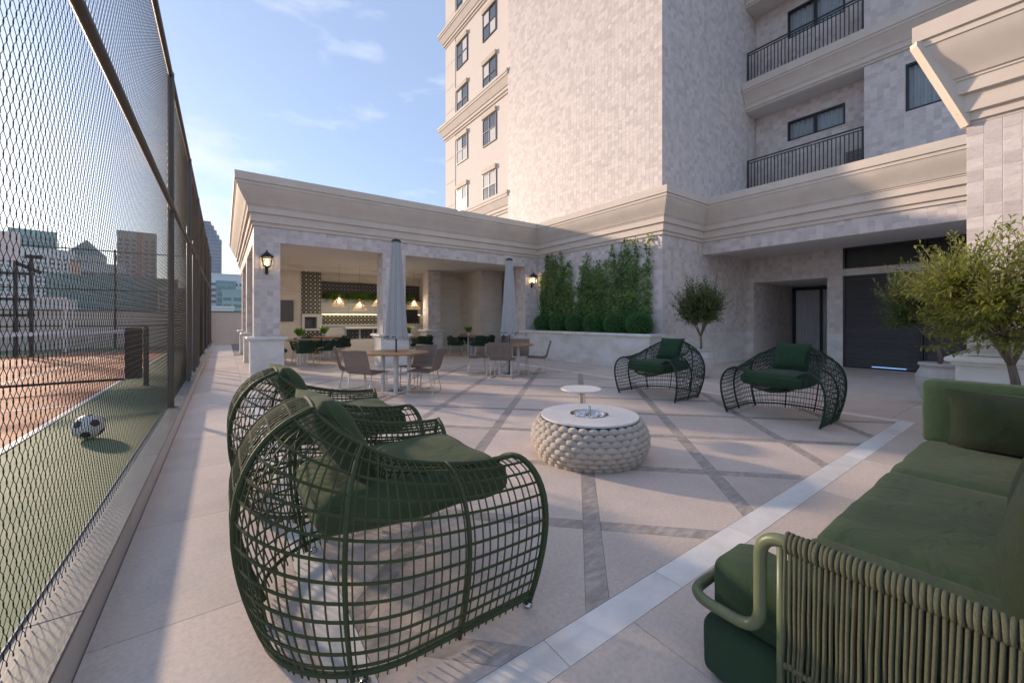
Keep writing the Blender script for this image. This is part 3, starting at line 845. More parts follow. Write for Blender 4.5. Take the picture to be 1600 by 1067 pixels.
for k in range(5):
    mb = MB(); mb.box(4.0 + 0.55 * k, 4.0 + 0.55 * k + 0.47, 16.875, 16.897, 0.62, 0.98); W(mb, 'front_panel', M['tilepatd'], bar)

# ------------------------------------------------------------------ tower
GX, GY = 9.81, 6.48
tw = empty('apartment_tower', (GX, GY, 0)); tag(tw, 'tall pale apartment tower clad in small stone tiles', 'tower')
mb = MB(); mb.box(GX + 0.008, 21, GY + 0.008, 13.86, 0, 34); W(mb, 'main_wall', M['grout'], tw)
mb = MB(); mb.box(10.10, 21, 13.861, 20.28, 0, 34); W(mb, 'rear_wall', M['plaster'], tw)
FG = ((GX + 0.008, 0, 0), (0, -1, 0), (0, 0, 1), (-1, 0, 0))
FS = ((0, GY + 0.008, 0), (1, 0, 0), (0, 0, 1), (0, -1, 0))
n1 = tile_objects(tw, *FS, GX, GX + 6 * TS, 0.97, 3.748, phase=(GX, 3.75))
n2 = tile_objects(tw, *FG, -GY - 6 * TS, -GY, 0.97, 3.748, phase=(-GY, 3.75))
mb = MB()
tile_field(mb, *FS, GX + 6 * TS, 14.79, 0.97, 3.748, phase=(GX, 3.75))
tile_field(mb, *FG, -11.85, -GY - 6 * TS, 0.97, 3.748, phase=(-GY, 3.75))
tile_field(mb, *FS, GX, 15.55, 4.8, 20, phase=(GX, 3.75))
tile_field(mb, *FG, -13.86, -GY, 4.8, 21, phase=(-GY, 3.75))
o = W(mb, 'tile_cladding', M['tilef'], tw, tone=True); o['kind'] = 'stuff'
# marble dado on the shaded side
mb = MB(); mb.box(GX + 0.001, 14.79, GY - 0.012, GY + 0.007, 0, 0.965); W(mb, 'stone_dado', M['marble'], tw)
# cornice round the corner at first-floor level and along the right wing
mb = MB(); sweep(mb, [(GX, 11.84), (GX, GY), (11.90, GY), (11.90, -3.0)], shift_profile(0.004), flip=-1)
W(mb, 'cornice', M['cornice'], tw, auto=28)
# bands and windows of the rear part
BANDP = [(0.0, 0.0), (0.06, 0.0), (0.06, 0.10), (0.12, 0.11), (0.12, 0.24), (0.16, 0.25), (0.30, 0.55), (0.33, 0.56), (0.33, 0.66), (0.36, 0.67), (0.36, 0.80), (0.0, 0.80)]
for z in (6.12, 11.32, 16.52, 21.7, 26.9):
    mb = MB(); sweep(mb, [(10.10, 13.862), (10.10, 20.28), (14, 20.28)], [(p, z + q) for p, q in BANDP], flip=1)
    W(mb, 'band_course', M['cornice'], tw, auto=28)
zz = 5.0
while zz < 30:
    mb = MB(); mb.bbox(10.075, 10.099, 19.14, 20.30, zz + 0.006, zz + 1.29, 0.004); W(mb, 'pilaster_slab', M['plaster'], tw); zz += 1.3
def tower_window(y0, y1, z0, z1):
    f = MB(); x = 10.085; t = 0.05
    f.box(x - 0.03, x + 0.012, y0, y1, z0, z0 + t); f.box(x - 0.03, x + 0.012, y0, y1, z1 - t, z1)
    f.box(x - 0.03, x + 0.012, y0, y0 + t, z0 + t, z1 - t); f.box(x - 0.03, x + 0.012, y1 - t, y1, z0 + t, z1 - t)
    ym = (y0 + y1) / 2; zm = (z0 + z1) / 2
    f.box(x - 0.03, x + 0.012, ym - 0.025, ym + 0.025, z0 + t, z1 - t); f.box(x - 0.032, x + 0.012, y0 + t, ym - 0.025, zm - 0.02, zm + 0.02); f.box(x - 0.032, x + 0.012, ym + 0.025, y1 - t, zm - 0.02, zm + 0.02)
    w = W(f, 'window', M['dark'], tw)
    for (a, b) in ((y0 + t, ym - 0.025), (ym + 0.025, y1 - t)):
        for (c, d) in ((z0 + t, zm - 0.02), (zm + 0.02, z1 - t)):
            p = MB(); p.box(x - 0.005, x + 0.005, a, b, c, d)
            o = p.build('pane', M['glass'] if rnd.random() < 0.5 else M['curtain'], w)
    s = MB(); s.bbox(x - 0.09, x + 0.012, y0 - 0.02, y1 + 0.02, z1 + 0.002, z1 + 0.22, 0.01); s.build('blind_box', M['blind'], w)
for z1 in (8.30, 10.92, 13.50, 15.95, 18.7, 21.3, 24.0):
    tower_window(17.82, 18.98, z1 - 1.30, z1); tower_window(15.17, 16.33, z1 - 1.30, z1)
for z in (5.4, 7.9, 10.4, 12.9, 15.4):
    mb = MB(); mb.box(10.05, 10.099, 13.88, 13.96, z, z + 0.60); W(mb, 'slit_window', M['dark'], tw)

# ------------------------------------------------------------------ right wing: balconies above, recess below
wing = empty('balcony_wing', (14.8, 3.3, 0)); tag(wing, 'tiled building wing with railed balconies above a dark louvred entrance', 'building')
UX, UB = 14.79, 15.53          # facade plane, balcony back wall
WL = ((UX, 0, 0), (0, -1, 0), (0, 0, 1), (-1, 0, 0))
WB = ((UB, 0, 0), (0, -1, 0), (0, 0, 1), (-1, 0, 0))
# fascia over the recess, terrace roof
mb = MB(); mb.box(11.908, 12.4, -3.0, GY - 0.002, 3.372, 3.76); W(mb, 'fascia', M['grout'], wing)
tile_objects(wing, (11.908, 0, 0), (0, -1, 0), (0, 0, 1), (-1, 0, 0), -GY + 0.002, -0.9, 3.372, 3.748, phase=(-GY + 0.002, 3.372))
mb = MB(); mb.box(12.401, UX + 0.30, -3.0, GY + 0.004, 3.497, 3.76); W(mb, 'soffit', M['soffit'], wing)
mb = MB(); mb.box(11.93, UX + 0.45, -3.0, GY + 0.004, 3.77, 4.905); W(mb, 'terrace_deck', M['soffit'], wing)
# back wall of the recess with the niche and openings
NY0, NY1, NZ = 4.18, 6.25, 2.66
LY0, LY1 = 0.4, 3.80
mb = MB()
mb.box(UX + 0.008, UX + 0.3, NY1, GY - 0.002, 0, 3.495); mb.box(UX + 0.008, UX + 0.3, NY0 + 0.001, NY1 - 0.001, NZ, 3.495)
mb.box(UX + 0.008, UX + 0.3, LY1, NY0, 0, 3.495); mb.box(UX + 0.008, UX + 0.3, -3, LY1 - 0.001, 2.68, 2.88); mb.box(UX + 0.008, UX + 0.3, -3, LY0, 0, 2.679)
W(mb, 'entrance_wall', M['grout'], wing)
mb = MB()
WR = ((UX + 0.008, 0, 0), (0, -1, 0), (0, 0, 1), (-1, 0, 0))
tile_field(mb, *WR, -GY + 0.002, -LY1, 0.98, 3.494, holes=[(-NY1, -NY0, 0.0, NZ)], phase=(-GY, 3.372))
tile_field(mb, *WR, -LY1, -LY0, 2.68, 2.88, phase=(-GY, 3.372))
o = W(mb, 'tile_cladding', M['tilef'], wing, tone=True); o['kind'] = 'stuff'
mb = MB(); mb.box(UX - 0.004, UX + 0.007, NY1, GY - 0.014, 0, 0.975); W(mb, 'stone_dado', M['marble'], wing)
mb = MB(); mb.box(UX - 0.004, UX + 0.007, LY1, NY0, 0, 0.975); W(mb, 'stone_dado', M['marble'], wing)
# niche
ND = 18.2
mb = MB(); mb.box(UX + 0.301, ND, NY1, GY + 0.2, 0, NZ + 0.2); W(mb, 'niche_side', M['grout'], wing)
mb = MB(); tile_field(mb, (0, NY1, 0), (1, 0, 0), (0, 0, 1), (0, -1, 0), UX + 0.01, ND, 0.98, NZ, phase=(UX, 3.372))
o = W(mb, 'tile_cladding', M['tilef'], wing, tone=True); o['kind'] = 'stuff'
mb = MB(); mb.box(UX + 0.301, ND, NY0 - 0.2, NY1 - 0.001, NZ, NZ + 0.2); W(mb, 'niche_ceiling', M['soffit'], wing)
mb = MB(); mb.box(UX + 0.301, ND, NY0 - 0.2, NY0, 0, NZ - 0.001); W(mb, 'niche_side', M['grout'], wing)
mb = MB(); mb.box(ND, ND + 0.2, NY0 - 0.2, NY1 + 0.2, 0, NZ + 0.2); W(mb, 'niche_back', M['screen'], wing)
# sliding door in the niche with curtain
sd = MB(); x = ND - 0.10
sd.box(x, x + 0.08, NY0 + 0.01, NY1 - 0.01, 2.52, 2.60); sd.box(x, x + 0.08, NY0 + 0.01, NY1 - 0.01, 0.005, 0.08)
for y in (NY1 - 0.12, 5.25, NY0 + 0.02): sd.box(x, x + 0.08, y, y + 0.09, 0.081, 2.519)
door = W(sd, 'sliding_door', M['black'], wing)
def curtain(name, parent, axis_x, y0, y1, z0, z1, amp=0.03, n=None, wl_=0.11):
    n = int((y1 - y0) / wl_ * 8)
    vs = []; fs = []
    for k in range(n + 1):
        y = y0 + (y1 - y0) * k / n
        ph = 2 * math.pi * (y - y0) / wl_ + 0.8 * math.sin((y - y0) * 9)
        xx = axis_x + amp * math.sin(ph)
        vs += [(xx, y, z0), (xx + 0.4 * amp * math.sin(ph * 1.0 + 0.5), y, z1)]
    fs = [(2 * k, 2 * k + 2, 2 * k + 3, 2 * k + 1) for k in range(n)]
    m_ = MB(); m_.add(vs, fs)
    o = m_.build(name, M['curtain'], parent, smooth=True)
    if parent and parent.parent is None: o.location = -parent.location
    return o
curtain('curtain', door, ND - 0.045, NY0 + 0.12, NY1 - 0.13, 0.085, 2.515, 0.014)
# louvred door and transom
lv = empty('louvred_door', (UX + 0.06, 2.1, 0)); tag(lv, 'wide black louvred double door in the shaded entrance recess', 'door')
def louvres(parent, y0, y1, z0, z1, pitch=0.046):
    me = None; z = z0 + 0.03
    f = MB(); t = 0.05
    f.box(UX + 0.0, UX + 0.10, y0, y0 + t, z0, z1); f.box(UX, UX + 0.10, y1 - t, y1, z0, z1); f.box(UX, UX + 0.10, y0 + t, y1 - t, z0, z0 + t); f.box(UX, UX + 0.10, y0 + t, y1 - t, z1 - t, z1)
    W(f, 'door_frame', M['dark'], parent)
    s = MB(); w = y1 - y0 - 2 * t - 0.004
    s.add([(0.0, -w / 2, 0.0), (0.045, -w / 2, pitch * 0.98), (0.05, -w / 2, pitch * 0.98), (0.006, -w / 2, -0.004), (0.0, w / 2, 0.0), (0.045, w / 2, pitch * 0.98), (0.05, w / 2, pitch * 0.98), (0.006, w / 2, -0.004)],
          [(0, 4, 5, 1), (1, 5, 6, 2), (2, 6, 7, 3), (3, 7, 4, 0), (0, 1, 2, 3), (4, 7, 6, 5)])
    sm = s.mesh('slat', M['louvre'])
    z = z0 + t + 0.004
    while z < z1 - t - pitch:
        link('slat', sm, parent, (UX + 0.02 - parent.location.x, (y0 + y1) / 2 - parent.location.y, z)); z += pitch
louvres(lv, 2.14, LY1 - 0.002, 0.004, 2.676); louvres(lv, 0.42, 2.12, 0.004, 2.676)
mb = MB(); mb.box(UX + 0.101, UX + 0.13, 0.42, LY1 - 0.01, 0.004, 2.67); W(mb, 'backing_panel', M['black'], lv)
mb = MB(); mb.box(UX - 0.006, UX - 0.001, 2.45, 3.15, 0.052, 0.078); W(mb, 'under_door_glow', mat('door_gap_skylight', (0.35, 0.52, 0.80), 0.3, 0.02, 4, emit=((0.30, 0.52, 1.0), 0.30)), lv)  # added glowing strip standing in for sky light through the gap under the door
tr = empty('louvred_transom', (UX + 0.06, 2.1, 2.88)); tag(tr, 'long black louvred vent panel above the entrance door', 'vent')
louvres(tr, 2.14, LY1 - 0.002, 2.883, 3.494); louvres(tr, -0.9, 2.12, 2.883, 3.494)
mb = MB(); mb.box(UX + 0.101, UX + 0.13, -0.9, LY1 - 0.01, 2.885, 3.49); W(mb, 'backing_panel', M['black'], tr)

# upper facade
BY_ = 3.32
mb = MB()
for (z0, z1) in ((4.91, 8.581), (9.517, 12.201), (13.137, 17)):
    for (xa, ya, yb, hole) in ((UX, -3, BY_, (1.65, 2.47, z0 + 2.04 if z0 < 5 else z0 + 1.083, z0 + 3.31 if z0 < 5 else z0 + 2.383)), (UB, BY_ - 0.3, GY - 0.002, (3.93, 5.49, z0 + 2.52 if z0 < 5 else z0 + 1.383, z0 + 3.19 if z0 < 5 else z0 + 2.333))):
        h0, h1, h2, h3 = hole
        mb.box(xa + 0.008, xa + 0.5, ya, h0, z0, z1); mb.box(xa + 0.008, xa + 0.5, h1, yb, z0, z1)
        mb.box(xa + 0.008, xa + 0.5, h0, h1, z0, h2); mb.box(xa + 0.008, xa + 0.5, h0, h1, h3, z1)
        mb.box(xa + 0.35, xa + 0.45, h0 - 0.02, h1 + 0.02, h2 - 0.02, h3 + 0.02)
    mb.box(UX + 0.501, UB + 0.5, BY_ - 0.31, BY_ - 0.001, z0, z1)
W(mb, 'upper_wall', M['grout'], wing)
mb = MB()
W3 = (1.65, 2.47, 6.95, 8.22); W4 = (1.65, 2.47, 10.6, 11.9)   # y0, y1, z0, z1
tile_field(mb, *[(UX + 0.008, 0, 0), (0, -1, 0), (0, 0, 1), (-1, 0, 0)], -BY_, 0.4, 4.95, 8.58, holes=[(-W3[1], -W3[0], W3[2], W3[3])], phase=(-BY_, 3.75))
tile_field(mb, *[(UX + 0.008, 0, 0), (0, -1, 0), (0, 0, 1), (-1, 0, 0)], -BY_, 0.4, 9.52, 12.2, holes=[(-W4[1], -W4[0], W4[2], W4[3])], phase=(-BY_, 3.75))
BW1 = (3.93, 5.49, 7.43, 8.10); BW2 = (3.93, 5.49, 10.9, 11.85)
tile_field(mb, *[(UB + 0.008, 0, 0), (0, -1, 0), (0, 0, 1), (-1, 0, 0)], -GY, -BY_, 4.95, 8.58, holes=[(-BW1[1], -BW1[0], BW1[2], BW1[3])], phase=(-GY, 3.75))
tile_field(mb, *[(UB + 0.008, 0, 0), (0, -1, 0), (0, 0, 1), (-1, 0, 0)], -GY, -BY_, 9.52, 12.2, holes=[(-BW2[1], -BW2[0], BW2[2], BW2[3])], phase=(-GY, 3.75))
o = W(mb, 'tile_cladding', M['tilef'], wing, tone=True); o['kind'] = 'stuff'
SLABP = [(0.06, 8.60), (0.10, 8.60), (0.10, 8.66), (0.14, 8.67), (0.14, 8.80), (0.155, 8.805), (0.155, 8.83), (0.17, 8.835), (0.20, 8.95), (0.28, 9.06), (0.35, 9.17), (0.37, 9.175), (0.37, 9.245), (0.40, 9.25), (0.40, 9.50), (0.06, 9.50)]
for dz in (0, 3.62):
    mb = MB(); mb.box(UX + 0.005, UB + 0.45, -3, GY + 0.004, 8.583 + dz, 9.515 + dz); W(mb, 'balcony_slab', M['soffit'], wing)
    mb = MB(); sweep(mb, [(UX + 0.06, GY - 0.004), (UX + 0.06, -3)], [(p, z + dz) for p, z in SLABP], flip=-1); W(mb, 'balcony_cornice', M['cornice'], wing, auto=28)
def wing_window(x, y0, y1, z0, z1, mull=1):
    f = MB(); t = 0.055; x = x + 0.07; xa, xb = x - 0.04, x + 0.05
    f.box(xa, xb, y0, y1, z0, z0 + t); f.box(xa, xb, y0, y1, z1 - t, z1); f.box(xa, xb, y0, y0 + t, z0 + t, z1 - t); f.box(xa, xb, y1 - t, y1, z0 + t, z1 - t)
    ym = (y0 + y1) / 2
    if mull: f.box(xa, xb, ym - 0.035, ym + 0.035, z0 + t, z1 - t)
    w = W(f, 'window', M['black'], wing)
    c = curtain('curtain', w, x + 0.11, y0 + t * 0.5, y1 - t * 0.5, z0 + t * 0.5, z1 - t * 0.5, 0.035, wl_=0.13)
    p = MB(); p.box(x + 0.002, x + 0.006, y0 + t, y1 - t, z0 + t, z1 - t)
    p.build('pane', M['clear'], w)
wing_window(UB, *BW1); wing_window(UB, *BW2); wing_window(UX, *W3, mull=0); wing_window(UX, *W4, mull=0)
# railings
def railing(z0, z1, label):
    r = empty('balcony_railing', (UX + 0.05, 4.9, z0), label=label, cat='railing', group='railings of the balcony wing')
    y0, y1 = BY_ + 0.02 - 4.9, GY - 0.02 - 4.9; h = z1 - z0
    mb = MB(); mb.box(-0.025, 0.025, y0, y1, h - 0.03, h); mb.build('top_rail', M['dark'], r)
    mb = MB(); mb.box(-0.015, 0.015, y0, y1, h - 0.11, h - 0.085); mb.build('rail', M['dark'], r)
    mb = MB(); mb.box(-0.015, 0.015, y0, y1, 0.05, 0.075); mb.build('rail', M['dark'], r)
    mb = MB(); mb.box(-0.011, 0.011, -0.011, 0.011, 0.075, h - 0.11); bm = mb.mesh('baluster', M['dark'])
    mb = MB(); mb.box(-0.02, 0.02, -0.02, 0.02, 0.0, h - 0.03); pm = mb.mesh('post', M['dark'])
    n = 30
    for k in range(n + 1):
        y = y0 + 0.02 + (y1 - y0 - 0.04) * k / n
        link('post' if k in (0, n) else 'baluster', pm if k in (0, n) else bm, r, (0, y, 0))
railing(5.80, 6.93, 'black metal railing of the lower balcony')
railing(9.52, 10.68, 'black metal railing of the upper balcony')
mb = MB(); mb.box(UX + 0.03, UB + 0.004, BY_ - 0.001, GY - 0.002, 4.91, 5.80); W(mb, 'balcony_floor', M['soffit'], wing)

# ------------------------------------------------------------------ right pillar
pil = empty('tiled_pillar', (7.19, 0.675, 0)); tag(pil, 'massive tiled pillar with cornice and marble plinth at right edge', 'pillar')
QX, QY = 7.19, 0.675
mb = MB(); mb.box(QX + 0.008, QX + 1.6, -1.6, QY - 0.008, 0.97, 3.80); W(mb, 'core', M['grout'], pil)
tile_objects(pil, (QX + 0.008, 0, 0), (0, -1, 0), (0, 0, 1), (-1, 0, 0), -QY, 0.75, 1.0, 3.71, phase=(-QY, 3.71))
mb = MB(); mb.box(QX + 0.002, QX + 1.6, -1.6, QY - 0.002, 3.712, 3.80); W(mb, 'neck_band', M['cornice'], pil)
plinth(pil, QX, QX + 1.6, -1.6, QY, 0.95)
mb = MB(); sweep(mb, [(QX + 1.6, QY), (QX, QY), (QX, -3.0)], PROFILE, flip=-1); W(mb, 'cornice', M['cornice'], pil, auto=28)
mb = MB(); q_ = [(0.0, 3.70), (0.012, 3.70), (0.39, 4.70), (0.39, 4.748), (0.0, 4.748)]; t_ = 0.035
vs = [(QX - a + t_, QY + a + t_, z) for a, z in q_] + [(QX - a - t_, QY + a - t_, z) for a, z in q_]
mb.add(vs, [(0, 1, 2, 3, 4), (9, 8, 7, 6, 5)] + [(i, 5 + i, 5 + (i + 1) % 5, (i + 1) % 5) for i in range(5)])
W(mb, 'end_board', M['cornice'], pil)

# ------------------------------------------------------------------ planter under the green wall
plt = empty('wall_planter', (9.45, 9.0, 0)); tag(plt, 'long white marble planter below the green wall', 'planter')
mb = MB(); mb.bbox(9.166, 9.80, 6.44, 11.76, 0.0, 0.90, 0.006); W(mb, 'planter_wall', M['marble'], plt)
mb = MB(); sweep(mb, [(9.166, 11.76), (9.166, 6.44), (9.80, 6.44)], [(p * 0.75, 0.90 + z) for p, z in CAP], flip=-1)
mb.prism([(9.166, 6.44), (9.30, 6.44), (9.30, 11.76), (9.166, 11.76)], 0.901, 1.004)
mb.prism([(9.301, 6.44), (9.80, 6.44), (9.80, 6.57), (9.301, 6.57)], 0.901, 1.004)
W(mb, 'coping', M['border'], plt, auto=30)
mb = MB(); mb.quad((9.30, 6.57, 0.97), (9.80, 6.57, 0.97), (9.80, 11.76, 0.97), (9.30, 11.76, 0.97)); W(mb, 'soil', M['soil'], plt)

# ------------------------------------------------------------------ foliage helpers
def leaf_mesh(name, P, D, Nn, Lr, Wr, tones, m, fold=0.25):
    """numpy: one folded leaf (4 tris) per entry: base P, direction D, normal Nn, length, width"""
    P = np.asarray(P, float); D = np.asarray(D, float); Nn = np.asarray(Nn, float)
    Lr = np.asarray(Lr, float)[:, None]; Wr = np.asarray(Wr, float)[:, None]
    D /= np.linalg.norm(D, axis=1)[:, None] + 1e-9
    S = np.cross(D, Nn); S /= np.linalg.norm(S, axis=1)[:, None] + 1e-9
    U = np.cross(S, D)
    n = len(P)
    mid = P + D * Lr * 0.5
    V = np.stack([P, mid + S * Wr + U * Wr * fold, P + D * Lr - U * Lr * 0.08, mid - S * Wr + U * Wr * fold], 1)
    idx = np.arange(n * 4).reshape(n, 4)
    F = np.concatenate([idx[:, [0, 1, 2]], idx[:, [0, 2, 3]]], 0)
    me = bpy.data.meshes.new(name)
    me.vertices.add(n * 4); me.vertices.foreach_set('co', V.reshape(-1).astype(np.float32))
    me.loops.add(F.size); me.loops.foreach_set('vertex_index', F.reshape(-1).astype(np.int32))
    me.polygons.add(len(F)); me.polygons.foreach_set('loop_start', np.arange(0, F.size, 3, dtype=np.int32)); me.polygons.foreach_set('loop_total', np.full(len(F), 3, np.int32))
    at = me.attributes.new('tone', 'FLOAT', 'FACE'); t = np.asarray(tones, np.float32); at.data.foreach_set('value', np.concatenate([t, t]))
    me.materials.append(m); me.update(); me.validate()
    return me

def potted_tree(name, loc, label, seed, m, crown_c, crown_r, lean=(0, 0), trunk_r=0.03, scale=1.0, rz=0.0, twigs=300, leaf=0.045, ring=True):
    rg = np.random.default_rng(seed)
    t = empty(name, loc, rz, label, 'tree', 'potted olive trees')
    # crown made of twigs with alternate leaves
    cz = crown_c
    tr = MB(); brs = []
    base = Vector((0, 0, 0.60))
    fork = Vector((lean[0] * 0.4, lean[1] * 0.4, 0.60 + (cz - 0.60) * 0.38))
    tr.tube([base, base.lerp(fork, 0.5) + Vector((0.015, -0.01, 0)), fork], [trunk_r, trunk_r * 0.85, trunk_r * 0.75], 8)
    nb = 6
    for k in range(nb):
        a = 2 * math.pi * k / nb + rg.uniform(-0.3, 0.3)
        e = Vector((lean[0] + math.cos(a) * crown_r * 0.5, lean[1] + math.sin(a) * crown_r * 0.5, cz + rg.uniform(-0.12, 0.3)))
        mid = fork.lerp(e, 0.5) + Vector((0, 0, 0.05)) * rg.uniform(-1, 1)
        tr.tube([fork, mid, e], [trunk_r * 0.6, trunk_r * 0.4, trunk_r * 0.18], 6)
        brs += [mid, e, fork.lerp(e, 0.75)]
    brs.append(Vector((lean[0], lean[1], cz)))
    P = []; D = []; N_ = []; L_ = []; W_ = []; T = []
    for k in range(twigs):
        # a twig that ends near an uneven crown surface
        th = rg.uniform(0, 2 * math.pi); cph = rg.uniform(-0.75, 1.0); sph = math.sqrt(1 - cph * cph)
        d = Vector((math.cos(th) * sph, math.sin(th) * sph, cph))
        rr = crown_r * (0.50 + 0.50 * rg.random() + 0.42 * noise.noise(d * 2.6 + Vector((seed, 0, 0))))
        if rg.random() < 0.14 and d.z > -0.3: rr = crown_r * rg.uniform(0.95, 1.28); d = (d + Vector((0, 0, 0.35))).normalized()
        end = Vector((lean[0], lean[1], cz)) + Vector((d.x * rr, d.y * rr, d.z * rr * 0.98))
        st = brs[int(rg.integers(len(brs)))]
        best = min(brs, key=lambda q: (q - end).length)
        st = best if rg.random() < 0.75 else st
        ax = (end - st)
        ln = ax.length; ax = ax.normalized()
        bend = Vector((0, 0, 0.06 + 0.10 * rg.random()))
        seg = min(0.34, ln)
        s0 = end - ax * seg
        pth = [s0, s0 + ax * seg * 0.5 + bend * 0.3, end + bend]
        if k % 3 == 0: tr.tube([st] + pth, [0.006, 0.004, 0.003, 0.0015], 4)
        else: tr.tube(pth, [0.0035, 0.0025, 0.001], 3)
        nl = int(10 + 9 * rg.random())
        for q in range(nl):
            u = (q + 0.5) / nl
            p = pth[0].lerp(pth[1], u * 2) if u < 0.5 else pth[1].lerp(pth[2], u * 2 - 1)
            a = q * 2.4 + rg.uniform(-0.5, 0.5)
            o1 = ax.orthogonal().normalized(); o2 = ax.cross(o1)
            rad = o1 * math.cos(a) + o2 * math.sin(a)
            dd = ax * rg.uniform(0.5, 1.1) + rad * 0.8 + Vector((0, 0, 0.15))
            P.append(p); D.append(dd); N_.append(rad * 0.3 + Vector((rg.uniform(-.5, .5), rg.uniform(-.5, .5), 1)))
            l = leaf * rg.uniform(0.7, 1.25); L_.append(l); W_.append(l * 0.185)
            T.append(min(1, max(0, rg.normal(0.45, 0.28))))
    o = tr.build('trunk', M['bark'], t, smooth=True)
    link('crown', leaf_mesh('crown', P, D, N_, L_, W_, T, m), t)
    return t

def pot(loc, label):
    p = empty('plant_pot', loc, rnd.random(), label, 'pot', 'round whitewashed pots')
    prof = [(0.15, 0.0), (0.17, 0.012), (0.22, 0.12), (0.275, 0.28), (0.295, 0.40), (0.285, 0.50), (0.25, 0.585), (0.232, 0.62), (0.236, 0.645), (0.258, 0.66), (0.262, 0.685), (0.252, 0.70), (0.228, 0.70), (0.215, 0.67), (0.215, 0.60)]
    mb = MB(); mb.lathe(prof, 40, caps=False); mb.lathe([(0.001, 0.0), (0.15, 0.0)], 40, caps=False)
    autosmooth(mb.build('pot_body', M['terracotta'], p), 50)
    mb = MB(); mb.lathe([(0.287, 0.47), (0.298, 0.478), (0.296, 0.492), (0.284, 0.5)], 40, caps=False); mb.build('pot_ring', M['terracotta'], p, smooth=True)
    mb = MB(); mb.lathe([(0.0, 0.63), (0.214, 0.63)], 30, caps=False); mb.build('soil', M['soil'], p)
    return p
pot((9.32, 5.12, 0), 'round whitewashed pot beside the planter corner')
pot((9.33, 1.15, 0), 'round whitewashed pot between louvred door and tiled pillar')
pot((6.42, 0.27, 0), 'round whitewashed pot hidden behind the green sofa end')
potted_tree('olive_tree', (9.32, 5.12, 0.0), 'rounded small green tree in pot near the planter corner', 3, M['oliveg'], 1.62, 0.60, twigs=820, leaf=0.060)
potted_tree('olive_tree', (9.33, 1.15, 0.0), 'dark green small tree in pot before the louvred door', 5, M['oliveg'], 1.62, 0.66, lean=(0.06, 0.10), twigs=820, leaf=0.060)
potted_tree('olive_tree', (6.42, 0.27, 0.0), 'yellow green sunlit small tree at right edge behind the sofa', 9, M['olive'], 1.50, 0.70, lean=(-0.04, 0.08), trunk_r=0.042, twigs=1000, leaf=0.060)

# vine on the wall
rg = np.random.default_rng(11)
vine = empty('climbing_vine', (9.74, 9.2, 0.97)); tag(vine, 'leafy green climbing vine covering the tiled wall above the planter', 'vine')
stems = []; P = []; D = []; N_ = []; L_ = []; W_ = []; T = []
smb = MB()
def vine_top(y):     # uneven top of the mass
    return 3.02 + 0.55 * noise.noise(Vector((y * 1.1, 3.1, 0))) + 0.35 * noise.noise(Vector((y * 3.2, 0.7, 0)))
runs = []
for k in range(26):
    y = 6.92 + (11.55 - 6.92) * (k + rg.uniform(0.1, 0.9)) / 26
    top = min(3.74, max(2.4, 3.35 + 0.55 * rg.normal()))
    pth = []; z = 0.97; yy = y
    while z < top:
        pth.append(Vector((9.775 - rg.uniform(0, 0.03), yy, z))); z += 0.12; yy += rg.normal() * 0.035
        yy = min(11.62, max(6.86, yy))
    if len(pth) > 2:
        smb.tube(pth, 0.005, 4); runs.append(pth)
def add_leaf(p, big=1.0):
    P.append(p); D.append((-0.45 * rg.random(), rg.normal(), rg.normal() * 0.8 - 0.3)); N_.append((-1, rg.normal() * 0.55, rg.normal() * 0.5 + 0.35))
    l = rg.uniform(0.05, 0.105) * big; L_.append(l); W_.append(l * 0.36); T.append(min(1, max(0, 0.42 + 0.75 * noise.noise(Vector((p[1] * 2.6, p[2] * 2.6, 8.0))) + rg.normal() * 0.25)))
cnt = 0
while cnt < 6600:
    y = rg.uniform(6.86, 11.62); z = 1.0 + (rg.random() ** 1.25) * 2.7
    gap = noise.noise(Vector((y * 1.9, z * 1.0, 5.0))) + 0.45 * noise.noise(Vector((y * 4.7, z * 2.6, 1.0)))
    f = (z - 1.0) / 2.7
    lim = 0.66 - 0.80 * f ** 1.7
    if gap > lim: continue
    add_leaf((9.80 - 0.02 - 0.13 * rg.random() * (1.1 - 0.6 * f), y, z)); cnt += 1
for pth in runs:
    for p in pth:
        for q in range(13):
            add_leaf((p.x - 0.07 * rg.random(), p.y + rg.normal() * 0.07, p.z + rg.uniform(-0.08, 0.08)), 0.95)
o = link('foliage', leaf_mesh('foliage', P, D, N_, L_, W_, T, M['vine']), vine, tuple(-vine.location))
W(smb, 'stem', M['bark'], vine)

# clipped box balls
def ball_leaves(seed):
    rg = np.random.default_rng(seed); n = 5200
    v = rg.normal(size=(n, 3)); v /= np.linalg.norm(v, axis=1)[:, None]
    rr = 1.0 - 0.13 * rg.random(n) ** 2 + 0.02 * rg.normal(size=n)
    P = v * rr[:, None] * np.array([0.30, 0.385, 0.33])
    D = v * 0.8 + rg.normal(size=(n, 3)) * 0.6; N = v + rg.normal(size=(n, 3)) * 0.6
    L = rg.uniform(0.02, 0.036, n)
    return leaf_mesh('foliage', P, D, N, L, L * 0.33, np.clip(rg.normal(0.45, 0.28, n), 0, 1), M['box'], 0.2)
bl = ball_leaves(2)
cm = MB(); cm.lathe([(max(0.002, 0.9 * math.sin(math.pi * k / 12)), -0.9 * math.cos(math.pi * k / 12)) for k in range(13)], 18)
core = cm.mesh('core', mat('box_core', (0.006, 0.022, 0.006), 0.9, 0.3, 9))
ords = ['box ball bush nearest the planter corner', 'box ball bush second from the planter corner', 'box ball bush third from the planter corner', 'box ball bush third from the wall lantern end', 'box ball bush second from the wall lantern end', 'box ball bush nearest the wall lantern']
